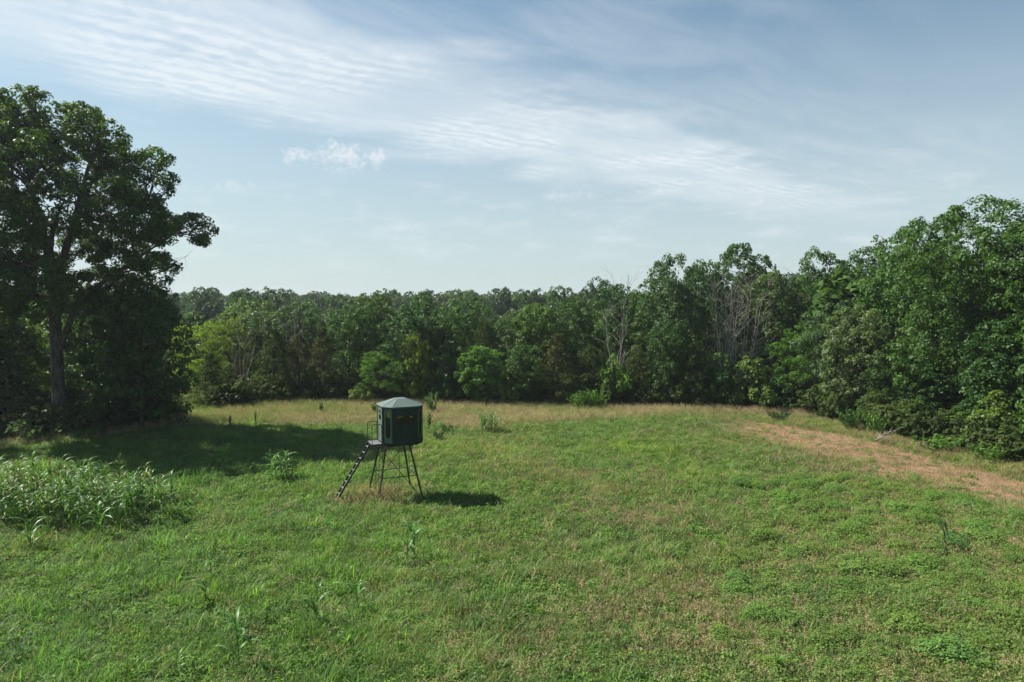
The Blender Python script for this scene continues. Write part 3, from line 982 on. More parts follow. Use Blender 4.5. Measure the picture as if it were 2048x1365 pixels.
def slope_trees():
    rng = np.random.default_rng(909)
    rows = [(92, 15, 'nearest row behind the meadow-edge trees', 600), (112, 16, 'second row up the wooded slope', 598),
            (138, 17, 'third row up the wooded slope', 594), (172, 19, 'top row of the wooded slope', 590)]
    for (D0, n, where, top) in rows:
        for i in range(n):
            px = 300 + (1900 - 300) * (i + rng.uniform(0.2, 0.8)) / n
            D = D0 * rng.uniform(0.93, 1.07)
            if px < 440 and D < 100:
                continue
            x, y = at(px, D)
            base = hz(x, y)
            H = rng.uniform(10.0, 14.5)
            # crowns climb towards the right-hand wood
            sky = np.interp(px, [300, 420, 700, 860, 1000, 1150, 1300, 1400, 1700, 1900], [592, 588, 604, 592, 584, 585, 552, 528, 520, 470])
            ztop = z_of(sky + rng.uniform(2, 34), D)
            H = min(max(H, 8.5), max(8.5, ztop - base)) if px < 1150 else max(9.0, ztop - base - rng.uniform(0, 2))
            tone, word = TONES[rng.integers(0, len(TONES))]
            lab = '%s crown, %s from the left in the %s' % (word, ORD[i], where)
            k = 'slope_%d' % rng.integers(0, 3)
            plant('slope_tree', 'tree', lab, x, y, k, H, rng.uniform(7.5, 10.5), LEAFCOL[tone], rng=rng, group='trees on the wooded slope')


slope_trees()
for (px, D, top, w, kind, col, label) in (
        (410, 175, 574, 10, 'slope_0', 'bluegreen', 'single taller crown breaking the skyline just right of the big oak'),
        (548, 165, 577, 11, 'slope_1', 'dark', 'broad dark crown topping the skyline left of the blind'),
        (486, 150, 583, 10, 'slope_2', 'mid', 'rounded crown on the skyline between the single taller crown and the broad dark one'),
        (848, 140, 582, 10, 'slope_0', 'mid', 'rounded crown on the skyline straight above the blind roof'),
        (1004, 180, 575, 12, 'slope_2', 'bluegreen', 'wide crown on the low rise of the skyline near the middle'),
        (1062, 170, 579, 11, 'slope_1', 'dark', 'dark crown on the skyline right of the low rise'),
        (930, 190, 580, 11, 'slope_1', 'greygreen', 'dull crown on the left shoulder of the low rise'),
        (1125, 140, 572, 10, 'slope_0', 'mid', 'green crown stepping up the skyline towards the right wood')):
    x, y = at(px, D)
    plant('skyline_tree', 'tree', label, x, y, kind, z_of(top, D) - hz(x, y), w, LEAFCOL[col])


def scatter(name, pos, rot, scl, kind_idx, hue, protos, label, kind='stuff'):
    """one object of ground cover: points with their own turn, size and colour, dressed by geometry nodes"""
    me = bpy.data.meshes.new(name)
    me.vertices.add(len(pos))
    me.vertices.foreach_set('co', np.asarray(pos, np.float32).ravel())
    for nm, ty, key, arr in (('rot', 'FLOAT_VECTOR', 'vector', rot), ('scl', 'FLOAT_VECTOR', 'vector', scl), ('pick', 'INT', 'value', kind_idx)):
        a_ = me.attributes.new(nm, ty, 'POINT')
        a_.data.foreach_set(key, np.asarray(arr, np.int32 if ty == 'INT' else np.float32).ravel())
    a_ = me.attributes.new('hue', 'FLOAT_COLOR', 'POINT')
    a_.data.foreach_set('color', np.concatenate([hue, np.ones((len(hue), 1))], 1).astype(np.float32).ravel())
    me.update()
    o = link(name, me, kind=kind, label=label)
    col = bpy.data.collections.new(name + ' kinds')
    for i, pm in enumerate(protos):
        po = bpy.data.objects.new('%s_kind_%02d' % (name, i), pm)
        col.objects.link(po)
    g = bpy.data.node_groups.new(name + ' scatter', 'GeometryNodeTree')
    g.interface.new_socket('Geometry', in_out='INPUT', socket_type='NodeSocketGeometry')
    g.interface.new_socket('Geometry', in_out='OUTPUT', socket_type='NodeSocketGeometry')
    n = g.nodes
    gi, go = n.new('NodeGroupInput'), n.new('NodeGroupOutput')
    iop = n.new('GeometryNodeInstanceOnPoints')
    ci = n.new('GeometryNodeCollectionInfo')
    ci.inputs['Collection'].default_value = col
    ci.inputs['Separate Children'].default_value = True
    ci.inputs['Reset Children'].default_value = True
    iop.inputs['Pick Instance'].default_value = True

    def named(nm, ty):
        a = n.new('GeometryNodeInputNamedAttribute')
        a.data_type = ty
        a.inputs['Name'].default_value = nm
        return a.outputs[0]
    L = g.links
    L.new(gi.outputs[0], iop.inputs['Points'])
    L.new(ci.outputs[0], iop.inputs['Instance'])
    L.new(named('pick', 'INT'), iop.inputs['Instance Index'])
    L.new(named('rot', 'FLOAT_VECTOR'), iop.inputs['Rotation'])
    L.new(named('scl', 'FLOAT_VECTOR'), iop.inputs['Scale'])
    L.new(iop.outputs[0], go.inputs[0])
    md = o.modifiers.new('scatter', 'NODES')
    md.node_group = g
    return o


M_FAR = tuft_mat('far crowns', 0.25, 0.03)


def far_wood():
    rng = np.random.default_rng(44)
    protos = []
    for s in (1, 2, 3, 4, 5, 6):
        r2 = np.random.default_rng(s * 17)
        lobes = lobes_broad(r2.uniform(11.5, 14.5), r2.uniform(3.6, 5.8), r2, 10, 0.2)
        cl, o, ci = clumps_of(lobes, 1.25, 0.8, r2)
        V, F, t = foliage(cl, o, 1.25, 17, 1.0, 0.75, r2)
        protos.append(mk_mesh('far crown', V, F, [M_FAR], t))
    P, S, K, Hc = [], [], [], []
    pal = np.array([LEAFCOL['dark'], LEAFCOL['mid'], LEAFCOL['bluegreen'], LEAFCOL['yellowgreen'], LEAFCOL['greygreen']])
    for D0, D1, n in ((185, 330, 700), (330, 560, 800), (560, 800, 900)):
        d = np.sqrt(rng.uniform(D0 ** 2, D1 ** 2, n))
        th = rng.uniform(-0.78, 0.78, n)
        x, y = d * np.sin(th), d * np.cos(th)
        z = height(x, y) - 0.3
        s = rng.uniform(0.66, 1.16, n)
        P.append(np.stack([x, y, z], 1)); S.append(np.stack([s * rng.uniform(.85, 1.2, n), s * rng.uniform(.85, 1.2, n), s], 1))
        K.append(rng.integers(0, 6, n)); Hc.append(pal[rng.integers(0, 5, n)] * rng.uniform(0.85, 1.15, (n, 1)))
    # fill inside the wood at both sides, unseen gaps behind the edge trees
    n = 260
    x = rng.uniform(32, 110, n); y = rng.uniform(66, 190, n)
    P.append(np.stack([x, y, height(x, y) - 0.3], 1)); s = rng.uniform(0.7, 1.0, n)
    S.append(np.stack([s, s, s], 1)); K.append(rng.integers(0, 3, n)); Hc.append(pal[rng.integers(0, 3, n)])
    n = 160
    x = rng.uniform(-130, -45, n); y = rng.uniform(62, 190, n)
    P.append(np.stack([x, y, height(x, y) - 0.3], 1)); s = rng.uniform(0.7, 1.0, n)
    S.append(np.stack([s, s, s], 1)); K.append(rng.integers(0, 3, n)); Hc.append(pal[rng.integers(0, 3, n)])
    P = np.concatenate(P)
    rot = np.stack([np.zeros(len(P)), np.zeros(len(P)), rng.uniform(0, 6.28, len(P))], 1)
    scatter('forest', P, rot, np.concatenate(S), np.concatenate(K), np.concatenate(Hc), protos, 'unbroken far wood covering the hills to the horizon')


far_wood()

# ------------------------------------------------------------------ hunting blind
def prism(poly, z0, z1):
    """closed prism over a convex outline (counter-clockwise xy)"""
    n = len(poly)
    V = [(x, y, z0) for x, y in poly] + [(x, y, z1) for x, y in poly]
    F = [tuple(range(n - 1, -1, -1)), tuple(range(n, 2 * n))] + [(i, (i + 1) % n, n + (i + 1) % n, n + i) for i in range(n)]
    return V, F


def py_mesh(name, V, F, mat, bevel=0.0):
    me = bpy.data.meshes.new(name)
    me.from_pydata([tuple(map(float, v)) for v in V], [], F)
    me.update()
    me.materials.append(mat)
    return me


def boxm(V, F, c, s, ax=None):
    """append a box with centre c and full size s, axes ax (3 vectors)"""
    ax = ax or ((1, 0, 0), (0, 1, 0), (0, 0, 1))
    c = Vector(c); A = [Vector(a).normalized() * (d / 2) for a, d in zip(ax, s)]
    b = len(V)
    for sx, sy, sz in ((-1, -1, -1), (1, -1, -1), (1, 1, -1), (-1, 1, -1), (-1, -1, 1), (1, -1, 1), (1, 1, 1), (-1, 1, 1)):
        V.append(c + A[0] * sx + A[1] * sy + A[2] * sz)
    F += [tuple(b + i for i in q) for q in ((3, 2, 1, 0), (4, 5, 6, 7), (0, 1, 5, 4), (1, 2, 6, 5), (2, 3, 7, 6), (3, 0, 4, 7))]


def bar(V, F, p, q, w, d=None):
    p = Vector(p); q = Vector(q); t = (q - p)
    L = t.length; t.normalize()
    a = t.cross(Vector((0, 0, 1)))
    if a.length < 1e-3:
        a = Vector((1, 0, 0))
    a.normalize(); b = t.cross(a)
    boxm(V, F, (p + q) / 2, (w, d or w, L), (a, b, t))


def pipe(pts, r, sides=6):
    """round tube through points with rounded corners"""
    P = [Vector(p) for p in pts]
    path = [P[0]]
    for i in range(1, len(P) - 1):
        a, b, c = P[i - 1], P[i], P[i + 1]
        k = min(0.12, (b - a).length * .45, (c - b).length * .45)
        s = b + (a - b).normalized() * k; e = b + (c - b).normalized() * k
        for t in (0, .33, .67, 1):
            path.append((1 - t) ** 2 * s + 2 * t * (1 - t) * b + t * t * e)
    path.append(P[-1])
    V, F, n = [], [], len(path)
    prev = None
    for i, p in enumerate(path):
        t = (path[min(i + 1, n - 1)] - path[max(i - 1, 0)]).normalized()
        a = (prev - t * prev.dot(t)) if prev else t.cross(Vector((0.31, 0.87, 0.39)))
        a.normalize(); prev = a; b = t.cross(a)
        for j in range(sides):
            th = 2 * math.pi * j / sides
            V.append(p + (a * math.cos(th) + b * math.sin(th)) * r)
    for i in range(n - 1):
        for j in range(sides):
            F.append((i * sides + j, i * sides + (j + 1) % sides, (i + 1) * sides + (j + 1) % sides, (i + 1) * sides + j))
    F.append(tuple(range(sides - 1, -1, -1))); F.append(tuple(range((n - 1) * sides, n * sides)))
    return V, F


def stadium(w, h, n=8):
    """outline of a rounded-end slot, counter-clockwise, centre at origin"""
    r = min(w, h) / 2
    pts = []
    if w >= h:
        for i in range(n + 1):
            a = -math.pi / 2 + math.pi * i / n
            pts.append((w / 2 - r + r * math.cos(a), r * math.sin(a)))
        for i in range(n + 1):
            a = math.pi / 2 + math.pi * i / n
            pts.append((-w / 2 + r + r * math.cos(a), r * math.sin(a)))
    else:
        for i in range(n + 1):
            a = math.pi * i / n
            pts.append((r * math.cos(a), h / 2 - r + r * math.sin(a)))
        for i in range(n + 1):
            a = math.pi + math.pi * i / n
            pts.append((r * math.cos(a), -h / 2 + r + r * math.sin(a)))
    return pts


def holed(outer, inner):
    """flat face with a hole: 2D verts + triangles (bmesh fill)"""
    import bmesh
    bm = bmesh.new()
    es = []
    for loop in (outer, inner):
        vs = [bm.verts.new((x, y, 0)) for x, y in loop]
        es += [bm.edges.new((vs[i], vs[(i + 1) % len(vs)])) for i in range(len(vs))]
    bmesh.ops.triangle_fill(bm, use_beauty=True, use_dissolve=False, edges=es)
    bm.verts.index_update()
    V = [(v.co.x, v.co.y) for v in bm.verts]
    F = [tuple(v.index for v in f.verts) for f in bm.faces]
    bm.free()
    return V, F


def wall_frame(p0, p1, z0):
    """map from wall plane (s along, t up, d outward) to blind coordinates"""
    p0 = Vector((*p0, z0)); p1 = Vector((*p1, z0))
    s = (p1 - p0).normalized(); nrm = s.cross(Vector((0, 0, 1)))
    return lambda a, b, d=0.0: p0 + s * a + Vector((0, 0, b)) + nrm * d


def slab(mp, V2, F2, d0, d1, name, mat, rims):
    """thick sheet from 2D faces between depths d0 (inner) and d1 (outer), rims = list of vertex loops (2D) to wall up"""
    n = len(V2)
    V = [mp(x, y, d1) for x, y in V2] + [mp(x, y, d0) for x, y in V2]
    c0 = (V[F2[0][1]] - V[F2[0][0]]).cross(V[F2[0][2]] - V[F2[0][0]])
    F = [tuple(f) for f in F2] + [tuple(n + i for i in reversed(f)) for f in F2]
    for loop in rims:
        b = len(V); k = len(loop)
        V += [mp(x, y, d1) for x, y in loop] + [mp(x, y, d0) for x, y in loop]
        F += [(b + i, b + (i + 1) % k, b + k + (i + 1) % k, b + k + i) for i in range(k)]
    return py_mesh(name, V, F, mat)


def build_blind():
    wallm = plain_mat('dark green moulded plastic', (0.010, 0.027, 0.019), 0.6, 0.22, 0.40, 3.0, stretch=(1, 1, 0.35))
    surm = plain_mat('pale green surround', (0.060, 0.105, 0.085), 0.55, 0.4, 0.2, 5)  # pale frames and moulding; also stands for sunlight on the front-left surround
    doorm = plain_mat('sunlit green door', (0.085, 0.120, 0.097), 0.55, 0.4, 0.2, 4)  # paler than the walls: sunlight on the door side is put into the colour
    roofm = plain_mat('grey green roof', (0.078, 0.112, 0.098), 0.5, 0.4, 0.10, 2.2)
    blk = plain_mat('black powder coated steel', (0.010, 0.010, 0.011), 0.45, 0.4, 0.3, 6)
    grey = plain_mat('grey tread plate', (0.115, 0.115, 0.125), 0.6, 0.4, 0.25, 8)
    trimm = plain_mat('black trim', (0.008, 0.012, 0.011), 0.5, 0.3, 0.2, 6)
    inner = plain_mat('dark lining', (0.016, 0.016, 0.014), 0.9, 0.1, 0.2, 6)
    gm, N = base_mat('tinted window')
    tr = N.new('ShaderNodeBsdfTransparent'); tr.inputs[0].default_value = (0.70, 0.70, 0.67, 1)
    gl = N.new('ShaderNodeBsdfGlossy'); gl.inputs['Roughness'].default_value = 0.03
    fr = N.new('ShaderNodeFresnel'); fr.inputs[0].default_value = 1.42
    mx = N.new('ShaderNodeMixShader')
    N.l.new(fr.outputs[0], mx.inputs[0]); N.l.new(tr.outputs[0], mx.inputs[1]); N.l.new(gl.outputs[0], mx.inputs[2])
    out(N, mx.outputs[0])

    ox, oy = -6.0, 34.6
    root = empty('hunting_blind', (ox, oy, hz(ox, oy)), R(24), 'dark green box blind with pale hip roof on a black steel tower', 'hunting blind')
    FZ, WH = 2.82, 1.84
    cx = 0.28
    S, ch = 1.0, 0.39
    oct_ = [(S - ch, -S), (S, -S + ch), (S, S - ch), (S - ch, S), (-S + ch, S), (-S, S - ch), (-S, -S + ch), (-S + ch, -S)]
    oct_ = [(x + cx, y) for x, y in oct_]

    def part(name, V, F, mat, parent=root, label=None):
        o = link(name, py_mesh(name, V, F, mat), parent)
        if label:
            o['label'] = label
        return o
    # floor and ceiling
    V, F = prism([(cx + (x - cx) * 0.985, y * 0.985) for x, y in oct_], FZ - 0.09, FZ - 0.004)
    part('floor_panel', V, F, inner)
    # walls: order follows oct_ edges: 0 front-right corner, 1 right, 2 back-right corner, 3 back, 4 back-left corner, 5 door side, 6 front-left corner, 7 front
    for i in range(8):
        p0, p1 = oct_[i], oct_[(i + 1) % 8]
        w = math.dist(p0, p1)
        mp = wall_frame(p0, p1, FZ)
        g = 0.012
        outer = [(g, -0.02), (w - g, -0.02), (w - g, WH), (g, WH)]
        if i == 5:
            win, wc = (w * 0.74, 1.70), (w / 2, 0.90)
            hole = [(wc[0] + a, wc[1] + b) for a, b in ((-win[0] / 2, -win[1] / 2), (win[0] / 2, -win[1] / 2), (win[0] / 2, win[1] / 2), (-win[0] / 2, win[1] / 2))]
        elif i in (0, 2, 4, 6):
            win, wc = ((0.29, 1.34), (w / 2, 0.98)) if i in (0, 6) else ((0.29, 0.62), (w / 2, 1.30))
            hole = [(wc[0] + a, wc[1] + b) for a, b in stadium(*win)]
        else:
            win, wc = (0.94, 0.42), (w / 2, 1.20)
            hole = [(wc[0] + a, wc[1] + b) for a, b in stadium(*win)]
        V2, F2 = holed(outer, hole)
        wo = link('wall_panel', slab(mp, V2, F2, -0.035, 0.0, 'wall panel', wallm, [outer, hole]), root)
        if i in (1, 3, 7):
            # pressed ribs above and below the window
            V, F = [], []
            for t_ in (0.84, 1.50):
                boxm(V, F, mp(w / 2, t_, 0.006), (w - 0.08, 0.016, 0.018), (mp(1, 0) - mp(0, 0), mp(0, 0, 1) - mp(0, 0), (0, 0, 1)))
            part('rib', V, F, wallm, wo)
        # corner bead
        V, F = [], []
        boxm(V, F, (p0[0], p0[1], FZ + WH / 2 - 0.01), (0.035, 0.035, WH + 0.02), ((math.cos(i * math.pi / 4 - .39), math.sin(i * math.pi / 4 - .39), 0), (-math.sin(i * math.pi / 4 - .39), math.cos(i * math.pi / 4 - .39), 0), (0, 0, 1)))
        part('corner_trim', V, F, trimm)
        if i != 5:
            ring_o = [(wc[0] + a, wc[1] + b) for a, b in stadium(win[0] + 0.075, win[1] + 0.075)]
            ring_i = [(wc[0] + a, wc[1] + b) for a, b in stadium(win[0] - 0.01, win[1] - 0.01)]
            k = len(ring_o)
            V2 = ring_o + ring_i
            F2 = [(j, (j + 1) % k, k + (j + 1) % k, k + j) for j in range(k)]
            wn = link('window', slab(mp, V2, F2, 0.003, 0.022, 'window frame', surm if i in (0, 2, 4, 6) else trimm, [ring_o, ring_i]), root)
            pane = [(wc[0] + a, wc[1] + b) for a, b in stadium(win[0] - 0.004, win[1] - 0.004)]
            link('pane', slab(mp, pane, [tuple(range(len(pane)))], -0.018, -0.012, 'pane', gm, [pane]), wn)
            if i in (0, 2, 4, 6):
                # moulded rectangle round the tall window; front-left one coloured pale as a sunlit highlight
                so = [(0.05, 0.06), (w - 0.05, 0.06), (w - 0.05, 1.76), (0.05, 1.76)]
                V2, F2 = holed(so, ring_o)
                link('window_surround', slab(mp, V2, F2, 0.002, 0.009, 'window surround', surm if i == 6 else wallm, [so]), wn)
        else:
            # the door with frame, small round-ended window, handle and blank plate
            a0, b0 = wc[0] - win[0] / 2, wc[1] - win[1] / 2
            dr = [(a0 + 0.01, b0 + 0.01), (a0 + win[0] - 0.01, b0 + 0.01), (a0 + win[0] - 0.01, b0 + win[1] - 0.01), (a0 + 0.01, b0 + win[1] - 0.01)]
            dc = (wc[0], 1.25)
            hole = [(dc[0] + a, dc[1] + b) for a, b in stadium(0.46, 0.32)]
            V2, F2 = holed(dr, hole)
            door = link('door', slab(mp, V2, F2, -0.02, 0.03, 'door', doorm, [dr, hole]), root)
            door['label'] = 'sunlit green door with a small oval window'
            pane = [(dc[0] + a, dc[1] + b) for a, b in stadium(0.455, 0.315)]
            link('pane', slab(mp, pane, [tuple(range(len(pane)))], -0.004, 0.002, 'pane', gm, [pane]), door)
            ax = (mp(1, 0) - mp(0, 0), mp(0, 0, 1) - mp(0, 0), (0, 0, 1))
            for (z0, z1) in ((0.12, 0.86), (1.46, 1.66)):
                V, F = [], []
                x0, x1 = a0 + 0.10, a0 + win[0] - 0.10
                for (c_, s_) in (((x0 + x1) / 2, x1 - x0), ):
                    boxm(V, F, mp(c_, z0, 0.036), (s_, 0.012, 0.03), ax); boxm(V, F, mp(c_, z1, 0.036), (s_, 0.012, 0.03), ax)
                for xx in (x0 + .015, x1 - .015):
                    boxm(V, F, mp(xx, (z0 + z1) / 2, 0.036), (0.03, 0.012, z1 - z0 - 0.03), ax)
                part('moulding', V, F, surm if z0 > 1 else doorm, door)
            V, F = [], []
            boxm(V, F, mp(wc[0], 1.56, 0.034), (0.34, 0.008, 0.13), ax)
            part('plate', V, F, wallm, door)
            V, F = pipe([mp(a0 + 0.07, 0.92, 0.03), mp(a0 + 0.07, 0.92, 0.08), mp(a0 + 0.07, 1.05, 0.08), mp(a0 + 0.07, 1.05, 0.03)], 0.011)
            part('handle', V, F, trimm, door)
            V, F = [], []
            fr_ = 0.05
            boxm(V, F, mp(wc[0], b0 + win[1] + fr_ / 2, 0.012), (win[0] + 2 * fr_, 0.03, fr_), ax)
            for sx in (-1, 1):
                boxm(V, F, mp(wc[0] + sx * (win[0] / 2 + fr_ / 2), wc[1], 0.012), (fr_, 0.03, win[1]), ax)
            part('door_frame', V, F, trimm)
    # roof: fascia, eight slopes and a flat cap
    def ring(sc_, z):
        return [(cx + (x - cx) * sc_, y * sc_, z) for x, y in oct_]
    z = FZ + WH
    V = ring(1.0, z - 0.005) + ring(1.075, z - 0.02) + ring(1.08, z + 0.035) + ring(0.30, z + 0.335) + ring(0.22, z + 0.345)
    F = [tuple(range(7, -1, -1))]
    for k in range(4):
        F += [(k * 8 + i, k * 8 + (i + 1) % 8, (k + 1) * 8 + (i + 1) % 8, (k + 1) * 8 + i) for i in range(8)]
    F.append(tuple(range(32, 40)))
    roof = part('roof', V, F, roofm)
    for i in range(8):
        a, b = Vector(ring(1.082, z + 0.036)[i]), Vector(ring(0.30, z + 0.338)[i])
        V, F = [], []
        bar(V, F, a, b, 0.022, 0.014)
        part('seam', V, F, roofm, roof)
    # tower
    foot = 1.15; top = 0.60
    legs = {}
    for sx in (-1, 1):
        for sy in (-1, 1):
            V, F = [], []
            a, b = Vector((sx * foot, sy * foot, -0.12)), Vector((sx * top, sy * top, FZ - 0.10))
            legs[sx, sy] = (a, b)
            bar(V, F, a, b, 0.065)
            boxm(V, F, (a.x, a.y, 0.0), (0.2, 0.2, 0.02))
            part('leg', V, F, blk)

    def on(sx, sy, f):
        a, b = legs[sx, sy]
        return a + (b - a) * f
    V, F = [], []
    for sx in (-1, 1):
        bar(V, F, (sx * (top + .05), -1.0, FZ - 0.125), (sx * (top + .05), 1.0, FZ - 0.125), 0.06)
    for sy in (-1, 1):
        bar(V, F, (-1.15, sy * (top + .06), FZ - 0.128), (1.0, sy * (top + .06), FZ - 0.128), 0.05)
    part('floor_frame', V, F, blk)
    for p, q, w in ((on(-1, -1, .45), on(1, -1, .45), .035), (on(-1, 1, .45), on(1, 1, .45), .035), (on(1, -1, .45), on(1, 1, .45), .032), (on(-1, -1, .45), on(-1, 1, .45), .028)):
        V, F = [], []
        bar(V, F, p, q, w)
        part('crossbar', V, F, blk)
    for p, q, w in ((on(-1, -1, .86), on(1, -1, .03), .026), (on(1, 1, .90), on(-1, 1, .03), .024), (on(-1, 1, .9), on(-1, -1, .05), .02),
                    (on(1, 1, .04), on(1, -1, .03), .03), (on(-1, -1, .045), on(1, -1, .035), .03)):
        V, F = [], []
        bar(V, F, p, q, w)
        part('brace', V, F, blk)
    for x_, y_ in ((0.2, -0.1), (-0.75, -0.55), (0.95, 0.75), (-0.8, 0.75)):
        V, F = pipe([(x_, y_, FZ - 0.1), (x_ * 1.02, y_ * 1.05, -0.1)], 0.012, 5)
        part('anchor_cable', V, F, blk)
    # landing of three boards with hoop rails
    x1, x0 = cx - S - 0.02, cx - S - 0.56
    for k in range(3):
        V, F = [], []
        w = (x1 - x0) / 3
        boxm(V, F, (x0 + w * (k + .5), 0.05, FZ - 0.02), (w - 0.025, 1.04, 0.035))
        part('landing_board', V, F, grey)
    V, F = [], []
    for yy in (-0.46, 0.56):
        bar(V, F, (x0 - 0.01, yy, FZ - 0.07), (x1 + 0.3, yy, FZ - 0.07), 0.05)
    for xx in (x0, x1 - 0.03):
        bar(V, F, (xx, -0.43, FZ - 0.075), (xx, 0.53, FZ - 0.075), 0.045)
    part('landing_frame', V, F, blk)
    for yy in (-0.47, 0.57):
        V, F = pipe([(x0 + 0.02, yy, FZ - 0.1), (x0 + 0.02, yy, FZ + 0.98), (x1 - 0.04, yy, FZ + 0.98), (x1 - 0.04, yy, FZ - 0.1)], 0.017)
        part('handrail', V, F, blk)
    # ladder
    lad = []
    pa, pb = Vector((x0 - 0.02, 0, FZ - 0.06)), Vector((x0 - 1.80, 0, -0.05))
    up = (pa - pb).normalized()
    for yy in (-0.17, 0.27):
        V, F = [], []
        bar(V, F, pa + Vector((0, yy, 0)) + up * 0.05, pb + Vector((0, yy, 0)), 0.032, 0.085)
        part('ladder_rail', V, F, blk)
    n = 10
    for k in range(n):
        c_ = pb + (pa - pb) * ((k + 0.55) / n)
        V, F = [], []
        boxm(V, F, (c_.x, 0.05, c_.z), (0.12, 0.40, 0.028))
        part('rung', V, F, grey)
    side = up.cross(Vector((0, 1, 0))).normalized()
    if side.z < 0:
        side = -side
    q = lambda f, d: pb + (pa - pb) * f + Vector((0, 0.30, 0)) + side * d
    V, F = pipe([q(0.40, 0), q(0.44, 0.30), q(0.92, 0.30), q(0.955, 0)], 0.016)
    part('grab_rail', V, F, blk)


build_blind()

# ------------------------------------------------------------------ sorghum: stalks with arching leaves
def blade_mesh(name, seed, L, W, rise, droop, mat):
    rng = np.random.default_rng(seed)
    k = 8
    t = np.linspace(0, 1, k)
    ang = rise - (rise + droop) * t ** 1.15
    dx = np.cos(ang); dz = np.sin(ang)
    x = np.concatenate([[0], np.cumsum((dx[1:] + dx[:-1]) / 2) / (k - 1)]) * L
    z = np.concatenate([[0], np.cumsum((dz[1:] + dz[:-1]) / 2) / (k - 1)]) * L
    y = 0.05 * L * np.sin(t * 3 + seed)
    w = W * (np.sin(np.clip(0.16 + t * 0.84, 0, 1) * math.pi) ** 0.6) * 0.5
    w[-1] = 0.003
    tw = rng.uniform(-0.6, 0.6) * t
    V = []
    for i in range(k):
        nx, nz = -dz[i], dx[i]
        V += [(x[i] + nx * w[i] * .30, y[i] - w[i] * math.cos(tw[i]), z[i] + nz * w[i] * .30 - w[i] * math.sin(tw[i]) * .7), (x[i], y[i], z[i]),
              (x[i] + nx * w[i] * .30, y[i] + w[i] * math.cos(tw[i]), z[i] + nz * w[i] * .30 + w[i] * math.sin(tw[i]) * .7)]
    F = []
    for i in range(k - 1):
        a = i * 3
        F += [(a, a + 1, a + 4, a + 3), (a + 1, a + 2, a + 5, a + 4)]
    return mk_mesh(name, V, F, [mat], rng.uniform(0.3, 0.8, len(F)), smooth=True)


BLADES = [blade_mesh('sorghum blade', 10 + i, L, W, ri, dr, M_CORN) for i, (L, W, ri, dr) in enumerate(
    ((0.90, 0.074, 1.30, 0.55), (0.80, 0.068, 1.15, 0.9), (1.0, 0.078, 1.32, 0.4), (0.70, 0.062, 1.36, 0.3), (0.85, 0.074, 1.05, 1.15), (0.75, 0.066, 1.2, 0.7)))]
V_, F_ = tubes([(np.array([[0, 0, -0.05], [0.01, 0, 0.4], [0, 0.012, 0.75], [0.0, 0, 1.0]]), np.array([0.016, 0.014, 0.011, 0.006]))], 5)
STALK = mk_mesh('sorghum stalk', V_, F_, [M_STEM], smooth=True)
STALKY = mk_mesh('yellow sorghum stalk', V_, F_, [M_STEMY], smooth=True)


def head_mesh():
    rng = np.random.default_rng(3)
    n = 90
    t = rng.random(n)
    th = rng.uniform(0, 6.28, n)
    r = 0.05 * np.sin(np.clip(t, 0.05, 0.98) * math.pi) ** 0.7
    pos = np.stack([r * np.cos(th), r * np.sin(th), t * 0.30], -1)
    V, F = leaf_quads(pos, rand_dirs(n, rng), 0.04, 0.03, rng)
    return mk_mesh('seed head', V, F, [M_HEAD])


HEAD = head_mesh()


def sorghum(x, y, H, label, group, rng, leaves=9, col=(0.080, 0.165, 0.046), head=False, yellow=False, lean=0.06, spread=1.0, low=0.12):
    o = empty('sorghum_plant', (x, y, hz(x, y)), rng.uniform(0, 6.28), label, 'sorghum', group)
    o.rotation_euler = (rng.normal() * lean, rng.normal() * lean, rng.uniform(0, 6.28))
    s = link('stalk', STALKY if yellow else STALK, o)
    s.scale = (1.1, 1.1, H * (1.0 if head else 0.9))
    if head:
        h = link('seed_head', HEAD, o)
        h.location = (0, 0, H * 0.98)
    c = jitter(col, rng, 0.15)
    for k in range(leaves):
        f = low + (0.88 - low) * (k + rng.uniform(0, .6)) / leaves
        b = link('leaf', BLADES[rng.integers(0, len(BLADES))], o)
        b.location = (0, 0, f * H)
        sc_ = (0.62 + 0.5 * math.sin(min(1, f * 1.25) * math.pi)) * rng.uniform(0.75, 1.15) * min(1.2, 0.5 + H * 0.35) * spread
        b.scale = (sc_, sc_, sc_)
        b.rotation_euler = (0, 0, (k % 2) * math.pi + rng.normal() * 0.9)
        b.color = c
    return o


def sorghum_patch():
    rng = np.random.default_rng(515)
    poly = [(-27.5, 32.4), (-23.4, 29.0), (-21.2, 28.8), (-19.7, 29.2), (-17.2, 28.3), (-16.2, 29.6), (-15.7, 31.0), (-17.4, 33.0), (-20.6, 34.6), (-28.0, 35.4)]
    def inside(x, y):
        c = False
        for (x1, y1), (x2, y2) in zip(poly, poly[1:] + poly[:1]):
            if (y1 > y) != (y2 > y) and x < (x2 - x1) * (y - y1) / (y2 - y1) + x1:
                c = not c
        return c
    n = 0
    while n < 165:
        x, y = rng.uniform(-29, -15.5), rng.uniform(28.0, 36)
        if not inside(x + rng.normal() * 0.6, y + rng.normal() * 0.6) or x < -0.80 * y:
            continue
        tall = 1.55 + 0.80 * fbm(np.array([x]), np.array([y]), 2.0, 8, 2)[0]
        hd = rng.random() < 0.16 and y > 32.5
        sorghum(x, y, tall * rng.uniform(0.7, 1.25), 'tall arching green sorghum stalk in the dense stand at the left edge', 'sorghum stalks of the dense left stand', rng,
                leaves=9, head=hd, low=0.30, col=(0.056 + 0.06 * rng.random() ** 3, 0.138, 0.038))
        n += 1


sorghum_patch()
